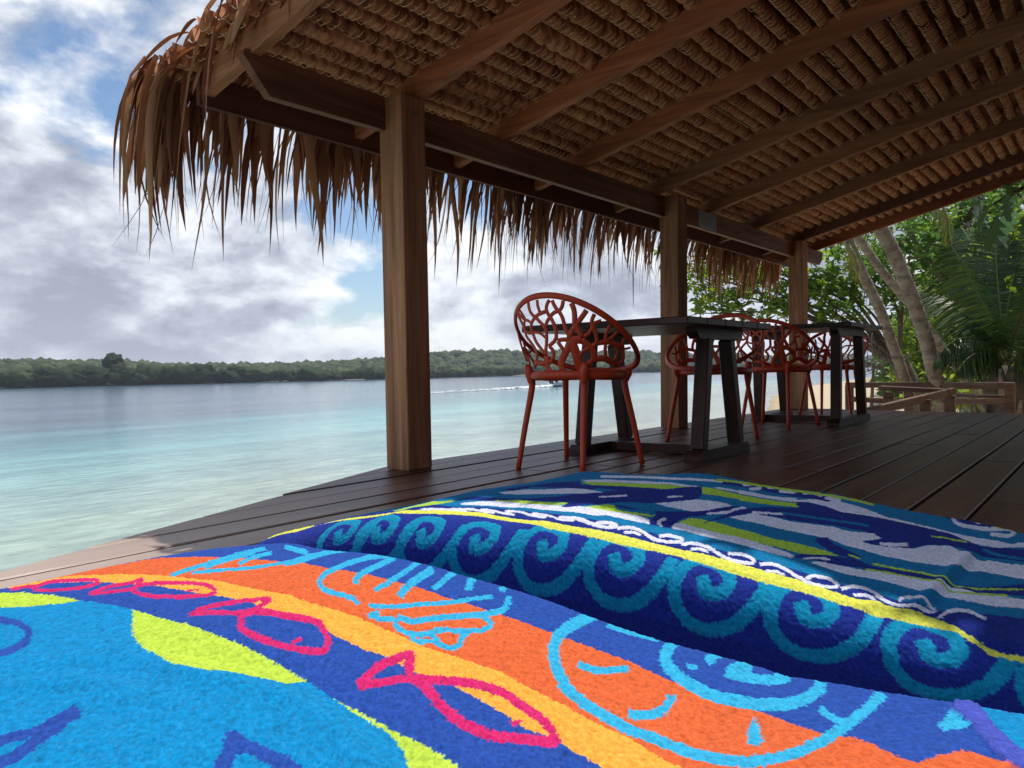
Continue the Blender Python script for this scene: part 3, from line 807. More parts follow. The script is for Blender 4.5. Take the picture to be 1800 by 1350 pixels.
G_T = 'dark timber tables along the sea side of the deck'
table('dining_table', 3.22, 4.27, 1.53, 2.47, .702, [(1.68, 3.64, 4.11, 3.73, 4.00), (2.36, 3.62, 4.09, 3.71, 3.98)], 'nearer dark timber table with splayed legs, standing behind the closest red chair', G_T)
table('dining_table', 6.13, 7.13, 1.60, 2.55, .79, [(1.73, 6.19, 6.93, 6.22, 6.84), (2.44, 6.50, 7.12, 6.46, 6.98)], 'farther dark timber table beside the last post, its near leg almost black', G_T, .03)

# ------------------------------------------------------------------ red lattice chairs
CH = [[13,[[162.6,0.972],[162.6,0.934],[162.6,0.896],[163.1,0.863],[164.0,0.828],[165.6,0.796],[167.4,0.769],[168.8,0.756],[170.3,0.743],[172.2,0.715],[174.5,0.683],[176.6,0.656],[178.5,0.631],[179.9,0.607],[180.8,0.582],[181.2,0.553],[181.4,0.525],[181.4,0.51],[181.2,0.49],[180.6,0.445],[179.9,0.395],[178.7,0.352],[177.7,0.311],[177.5,0.277],[177.5,0.244]]],[22,[[177.5,0.244],[177.5,0.21],[177.3,0.176],[176.9,0.144],[176.7,0.109],[177.8,0.076],[179.6,0.042],[182.1,0.008],[185.5,0.0]]],[12,[[174.3,0.954],[174.3,0.919],[174.2,0.888],[174.6,0.863],[175.1,0.839],[175.8,0.811],[176.4,0.785]]],[13,[[187.5,0.938],[186.4,0.92],[185.3,0.901],[184.4,0.876],[183.8,0.854],[183.6,0.835],[183.8,0.816],[184.4,0.79],[185.2,0.764],[186.3,0.745],[187.4,0.728],[188.5,0.702],[189.5,0.676],[190.4,0.653],[191.1,0.63],[191.7,0.603],[192.1,0.574],[192.2,0.536],[192.2,0.503],[192.2,0.49],[191.9,0.48],[191.1,0.457],[189.9,0.433],[188.1,0.414],[186.1,0.398],[184.5,0.382],[183.0,0.365]]],[13,[[190.1,0.939],[191.0,0.911],[192.0,0.881],[193.4,0.851],[194.7,0.823],[196.3,0.804],[197.6,0.784],[198.7,0.758],[199.7,0.727],[200.3,0.697],[200.9,0.667],[201.4,0.638],[201.9,0.611],[202.6,0.582],[203.6,0.556],[204.8,0.529],[205.8,0.505],[206.1,0.493],[206.2,0.485]]],[13,[[200.6,0.955],[200.3,0.92],[199.7,0.885],[198.7,0.855],[197.5,0.833],[196.2,0.819],[194.7,0.809],[193.1,0.799],[191.3,0.786],[189.6,0.768],[187.9,0.747],[186.3,0.723],[184.8,0.698],[183.5,0.676],[182.3,0.652],[181.6,0.629],[180.9,0.606]]],[13,[[183.4,0.802],[179.9,0.79],[176.4,0.78],[174.0,0.77],[171.9,0.759],[169.4,0.741],[166.8,0.723],[164.9,0.703],[163.4,0.683],[162.3,0.656],[161.7,0.628],[161.6,0.602],[162.0,0.578],[162.6,0.558],[163.5,0.535],[164.4,0.493],[165.5,0.449],[167.1,0.417],[168.9,0.385],[171.2,0.35],[173.3,0.317],[174.9,0.294],[176.3,0.272]]],[10,[[154.2,0.761],[156.5,0.748],[158.7,0.734],[161.1,0.711],[163.4,0.688]]],[10,[[154.2,0.761],[152.7,0.754],[151.2,0.739],[150.6,0.706],[150.2,0.67],[150.3,0.646],[151.4,0.622],[153.6,0.596],[156.3,0.573],[159.0,0.566],[161.7,0.563],[165.3,0.561],[168.6,0.558],[171.3,0.548],[173.6,0.536],[175.5,0.52],[177.1,0.504],[178.7,0.487],[180.3,0.47]]],[9,[[144.0,0.985],[146.7,0.931],[149.1,0.884],[151.2,0.841],[153.0,0.804],[153.8,0.78],[154.2,0.761]]],[9,[[140.7,0.962],[143.2,0.912],[145.7,0.868],[148.2,0.829],[150.2,0.798],[152.3,0.775],[154.1,0.758]]],[12,[[139.3,0.932],[141.6,0.871],[143.9,0.813],[146.3,0.758],[148.4,0.705],[149.7,0.658],[150.2,0.617],[150.0,0.588],[150.3,0.561],[152.1,0.523],[154.6,0.484],[157.1,0.447],[159.3,0.41],[161.3,0.374],[162.9,0.339],[163.8,0.31],[164.1,0.284],[163.5,0.254],[162.2,0.225],[160.2,0.202],[158.0,0.18],[156.5,0.155],[155.2,0.13]]],[18,[[156.8,0.17],[159.6,0.171],[162.3,0.171],[165.2,0.165],[168.2,0.157],[171.3,0.15],[174.6,0.144]]],[13,[[183.0,0.365],[184.5,0.349],[185.9,0.332],[186.8,0.312],[187.4,0.29],[187.3,0.266],[186.8,0.242],[185.9,0.217],[184.4,0.195],[182.4,0.175],[180.3,0.156]]],[14,[[206.1,0.47],[203.7,0.465],[201.5,0.461],[199.4,0.459],[197.5,0.454],[195.4,0.447],[193.3,0.439]]],[13,[[193.2,0.429],[194.5,0.404],[195.9,0.378],[197.3,0.356],[198.6,0.332],[199.4,0.308],[200.1,0.285]]],[23,[[206.9,0.461],[205.8,0.423],[204.8,0.388],[204.0,0.357],[203.1,0.327],[201.5,0.296],[199.9,0.265],[198.4,0.235],[197.1,0.205],[196.1,0.175],[195.6,0.147],[195.6,0.119],[195.9,0.094],[196.6,0.067],[197.9,0.04],[199.9,0.011],[202.4,0.0],[204.8,0.0],[207.5,0.0]]],[29,[[207.7,0.47],[208.6,0.427],[209.7,0.385],[210.8,0.348],[211.9,0.312],[212.9,0.273],[213.7,0.235],[214.4,0.201],[215.2,0.169],[216.3,0.14],[217.7,0.113],[219.6,0.084],[221.8,0.054]]],[26,[[204.3,0.458],[206.8,0.464],[209.3,0.474],[211.8,0.48],[214.3,0.485],[216.5,0.489],[218.8,0.492]]],[17,[[208.1,0.952],[209.3,0.915],[210.3,0.876],[210.8,0.837],[211.0,0.798],[211.0,0.753],[211.0,0.71],[211.8,0.678],[212.9,0.652],[214.3,0.622],[215.7,0.593],[217.2,0.563],[218.7,0.53]]],[17,[[221.8,0.931],[220.2,0.881],[218.6,0.835],[216.9,0.791],[215.3,0.749],[213.7,0.713],[212.1,0.676],[210.4,0.635],[208.6,0.593],[207.2,0.556],[206.1,0.523],[205.4,0.496],[204.8,0.471]]],[13,[[229.1,0.932],[228.2,0.89],[227.3,0.85],[227.0,0.815],[227.0,0.787],[227.6,0.762],[227.9,0.737],[227.6,0.702],[226.7,0.667],[225.6,0.636],[224.2,0.605],[222.3,0.578],[220.2,0.553]]],[13,[[227.9,0.737],[229.0,0.713],[230.0,0.687],[230.9,0.662],[231.8,0.634],[232.6,0.607],[233.0,0.576],[233.3,0.546],[233.6,0.514]]],[12,[[235.7,0.887],[234.1,0.863],[232.6,0.84],[230.9,0.817],[229.5,0.797],[228.5,0.777],[227.6,0.759]]],[12,[[245.0,0.907],[244.0,0.852],[243.1,0.798],[242.3,0.752],[241.9,0.708],[241.8,0.663],[242.0,0.622],[242.3,0.589],[242.6,0.556],[242.9,0.516],[243.2,0.471],[243.8,0.426],[244.6,0.382],[245.6,0.341],[247.1,0.301]]],[12,[[253.7,0.907],[252.4,0.847],[250.8,0.787],[249.2,0.737],[247.3,0.688],[245.0,0.637],[242.4,0.588]]],[16,[[228.7,0.444],[231.1,0.475],[233.6,0.504],[236.1,0.525],[238.7,0.546],[240.8,0.564],[243.0,0.581],[246.5,0.604],[250.1,0.627],[252.8,0.634],[255.8,0.642],[260.0,0.654],[264.8,0.674]]],[21,[[217.5,0.5],[220.1,0.479],[222.6,0.458],[225.0,0.445],[227.0,0.431],[228.6,0.413],[230.0,0.391],[230.9,0.363],[231.8,0.333],[232.2,0.3],[232.5,0.27],[232.8,0.249],[233.1,0.231]]],[13,[[227.1,0.413],[224.6,0.391],[222.2,0.368],[220.1,0.343],[218.4,0.317],[216.9,0.29],[215.4,0.26]]],[21,[[224.9,0.118],[226.8,0.151],[228.7,0.184],[230.4,0.212],[232.1,0.236],[234.2,0.253],[236.6,0.266],[239.0,0.278],[241.4,0.288],[244.0,0.292],[246.7,0.292],[249.5,0.283],[252.8,0.273],[256.1,0.266],[259.6,0.255],[262.9,0.244],[266.4,0.231]]],[10,[[254.0,0.649],[255.8,0.614],[257.4,0.576],[258.8,0.536],[259.6,0.492],[259.6,0.444],[259.0,0.394],[258.1,0.338],[257.0,0.281]]],[13,[[263.4,0.89],[263.3,0.827],[263.3,0.767],[264.0,0.712],[265.2,0.658],[266.9,0.596],[268.8,0.536],[270.5,0.491],[271.4,0.444],[270.8,0.378],[269.5,0.315],[268.2,0.265],[266.7,0.222]]],[8,[[266.5,0.669],[269.0,0.699],[271.4,0.734],[273.2,0.777],[275.2,0.827]]]]


def chair_S(deg, v):
    ph = math.radians(deg); c, s_ = math.cos(ph), math.sin(ph)
    zr = .462 + .348 * ((1 - c) / 2) ** 1.25
    bx, by = .215 * c - .005, .215 * s_
    rx, ry = (.30 if c > 0 else .265) * c - .015, .297 * s_
    k = v + .10 * math.sin(math.pi * v)
    return np.array([bx + (rx - bx) * k, by + (ry - by) * k, .445 + (zr - .445) * v])


def chair_N(deg, v):
    a = chair_S(deg + 1, v) - chair_S(deg - 1, v); b_ = chair_S(deg, v + .01) - chair_S(deg, v - .01)
    n_ = np.cross(a, b_); return n_ / (np.linalg.norm(n_) + 1e-12)


chair_label = ['closest red lattice chair, its back turned to the towels, near the first post', 'red lattice chair on the far side of the nearer table, facing the towels', 'red lattice chair between the two tables, back towards the nearer table', 'farthest red lattice chair, half hidden behind the leg of the farther table']
G_C = 'red lattice plastic chairs at the tables'
ch = tag(empty('lattice_chair'), chair_label[0], 'chair', G_C)
lat = MB(); back_bits = list(CH)
for wd, pts in CH:                                    # fill the far wing with the mirrored right wing
    if min(p[0] for p in pts) > 232: back_bits.append((wd, [(360 - p[0], p[1]) for p in pts]))
for wd, pts in back_bits:
    P_ = [chair_S(a_, v_) for a_, v_ in pts]; Nn = [chair_N(a_, v_) for a_, v_ in pts]
    wds = [wd / 2000. * 1.45] * len(P_)
    lat.tube(P_, wds, 8, flat=.0048, ups=Nn)
lat.build('backrest', MT['chair'], ch, True)
rim = MB(); ph = np.arange(0, 360, 5)
rp = [chair_S(a_, 1.0) for a_ in ph]
rim.tube(rp, [.0145 if 60 < a_ < 300 else .012 for a_ in ph], 8, flat=[.009 if 60 < a_ < 300 else .016 for a_ in ph], ups=[chair_N(a_, 1.0) for a_ in ph], closed=True)
rim.build('rim', MT['chair'], ch, True)
seat = MB()
ring = [np.array([.222 * math.cos(math.radians(a_)) - .003, .222 * math.sin(math.radians(a_)), .447 - .008 * math.sin(math.radians(a_)) ** 2]) for a_ in ph]
seat.tube(ring, [.013] * len(ph), 8, flat=.021, closed=True)
sr = random.Random(3)
for k in range(9):                                     # open seat, ribs from side to side
    a0 = 200 + k * 16.; a1 = 160 - k * 16. + sr.uniform(-5, 5)
    p0 = np.array([.215 * math.cos(math.radians(a0)), .215 * math.sin(math.radians(a0)), .440]); p1 = np.array([.215 * math.cos(math.radians(a1)), .215 * math.sin(math.radians(a1)), .440])
    md = (p0 + p1) / 2 + np.array([sr.uniform(-.03, .03), sr.uniform(-.03, .03), -.018])
    seat.tube(spline([p0, (p0 + md) / 2 + [sr.uniform(-.02, .02), 0, -.004], md, (p1 + md) / 2 + [sr.uniform(-.02, .02), 0, -.004], p1], 3), .009, 6, flat=.004)
for k in range(7):
    y_ = -.17 + k * .057
    hx = math.sqrt(max(.0, .21 ** 2 - y_ ** 2))
    seat.tube(spline([(-hx, y_, .440), (-hx * .4, y_ + sr.uniform(-.03, .03), .426), (hx * .3, y_ + sr.uniform(-.03, .03), .426), (hx, y_, .440)], 3), .009, 6, flat=.004)
seat.build('seat', MT['chair'], ch, True)
for (fx, fy, tx, ty) in ((-.235, .19, -.165, .152), (-.245, -.182, -.175, -.152), (.245, .238, .155, .175), (.228, -.222, .155, -.175)):
    lg = MB(); pts = [(fx, fy, .001), (fx + (tx - fx) * .5, fy + (ty - fy) * .5, .20), (tx, ty, .385), (tx * 1.02, ty * 1.02, .425), (tx * 1.08, ty * 1.10, .47 if fx > 0 else .50)]
    lg.tube(spline(pts, 4), list(np.interp(np.linspace(0, 1, 17), [0, .5, .78, .9, 1.], [.0125, .0155, .0195, .024, .012])), 10)
    lg.build('leg', MT['chair'], ch, True)
ch.location = (3.15, 2.08, .0005)
for (x, y, rz), lb in zip(((4.68, 2.05, 181), (5.98, 2.10, -4), (7.41, 2.10, 178)), chair_label[1:]):
    c = copy_tree(ch); c.location = (x, y, .0005); c.rotation_euler = (0, 0, math.radians(rz)); c['label'] = lb

# ------------------------------------------------------------------ beach towels over the two loungers
def t_prof(a, W, H, r, crown):
    a = np.asarray(a, float); s1 = H - r; q = np.pi * r / 2; top = W - 2 * r; Lg = 2 * s1 + 2 * q + top; s = a * Lg
    x = np.empty_like(s); z = np.empty_like(s)
    m_ = s < s1; x[m_] = -W / 2; z[m_] = s[m_]
    m_ = (s >= s1) & (s < s1 + q); t_ = (s[m_] - s1) / r; x[m_] = -W / 2 + r - r * np.cos(t_); z[m_] = H - r + r * np.sin(t_)
    m_ = (s >= s1 + q) & (s < s1 + q + top); x[m_] = -W / 2 + r + s[m_] - s1 - q; z[m_] = H
    m_ = (s >= s1 + q + top) & (s < s1 + 2 * q + top); t_ = (s[m_] - s1 - q - top) / r; x[m_] = W / 2 - r + r * np.sin(t_); z[m_] = H - r + r * np.cos(t_)
    m_ = s >= s1 + 2 * q + top; x[m_] = W / 2; z[m_] = H - r - (s[m_] - s1 - 2 * q - top)
    return x, z * (1 + crown / H * np.clip(1 - (2 * x / W) ** 2, 0, 1)), Lg


def t_surf(T, a, b):
    x, z, Lg = t_prof(a, T['W'], T['H'], T['r'], T['crown']); ye, re = T['yend'], T['re']; yf = ye - re; y = T['y0'] + b
    t_ = np.clip((y - yf) / re, 0, 1.75)
    yy = np.where(y < yf, y, yf + re * np.sin(np.minimum(t_, np.pi / 2)))
    x = x + T.get('tuck', 0) * np.clip(1 - z / (.62 * T['H']), 0, 1) * (x < 0)
    dz = np.where(y < yf, 0, (1 - np.cos(np.minimum(t_, np.pi / 2))) * re + np.maximum(t_ - np.pi / 2, 0) * re)
    g = np.interp(yy, T['ky'], T['kh']); zz = z * g * np.clip(1 - dz / T['H'], .02, 1)
    xc = T['xc'] + T['skew'] * (yy - T['y0'])
    wr = .004 * np.sin(9 * yy + 5 * x + T['ph']) * np.cos(7 * x - 3 * yy + T['ph']) + .002 * np.sin(23 * yy - 14 * x + T['ph'])
    zz = zz + wr * np.clip(zz / .1, 0, 1)
    return np.stack([xc + x, yy, np.maximum(zz, .004)], -1)


TW1 = {'W': 0.8, 'H': 0.1918, 'r': 0.0712, 'crown': 0.0228, 'yend': 1.2296, 're': 0.2517, 'y0': -0.35, 'xc': 0.3665, 'skew': 0.0121, 'ky': [-0.4, 0.1, 0.25, 0.45, 0.7, 1.0, 1.25], 'kh': [1.0804, 0.994, 0.9054, 0.997, 1.1035, 1.096, 1.085], 'ph': 0.3}
TW2 = {'W': 0.7144, 'H': 0.2097, 'r': 0.058, 'crown': 0.005, 'yend': 1.3923, 're': 0.1397, 'y0': -0.35, 'xc': 1.3465, 'skew': -0.0832, 'ky': [-0.4, 0.1, 0.25, 0.45, 0.7, 1.0, 1.25], 'kh': [0.6109, 0.7382, 0.8766, 1.028, 1.1312, 1.0799, 0.7946], 'ph': 1.9, 'tuck': 0.035}
SWC = [[193,1441],[193,1349],[193,1250],[193,1141],[193,1019],[193,901],[193,775],[193,652],[193,520],[193,392]]
CREASE = [[4.5,8,[[628,539],[583,540],[423,542],[319,546],[225,551]]],[4,9,[[240,573],[234,590],[210,603]]]]
CREASE1 = [[5,17,[[508.0,1048.0],[505.0,967.0],[530.0,906.0],[547.0,848.0],[538.0,789.0],[526.0,733.0],[514.0,704.0]]],[5,14,[[395.0,1033.0],[430.0,1019.0],[456.0,980.0],[474.0,908.0]]]]
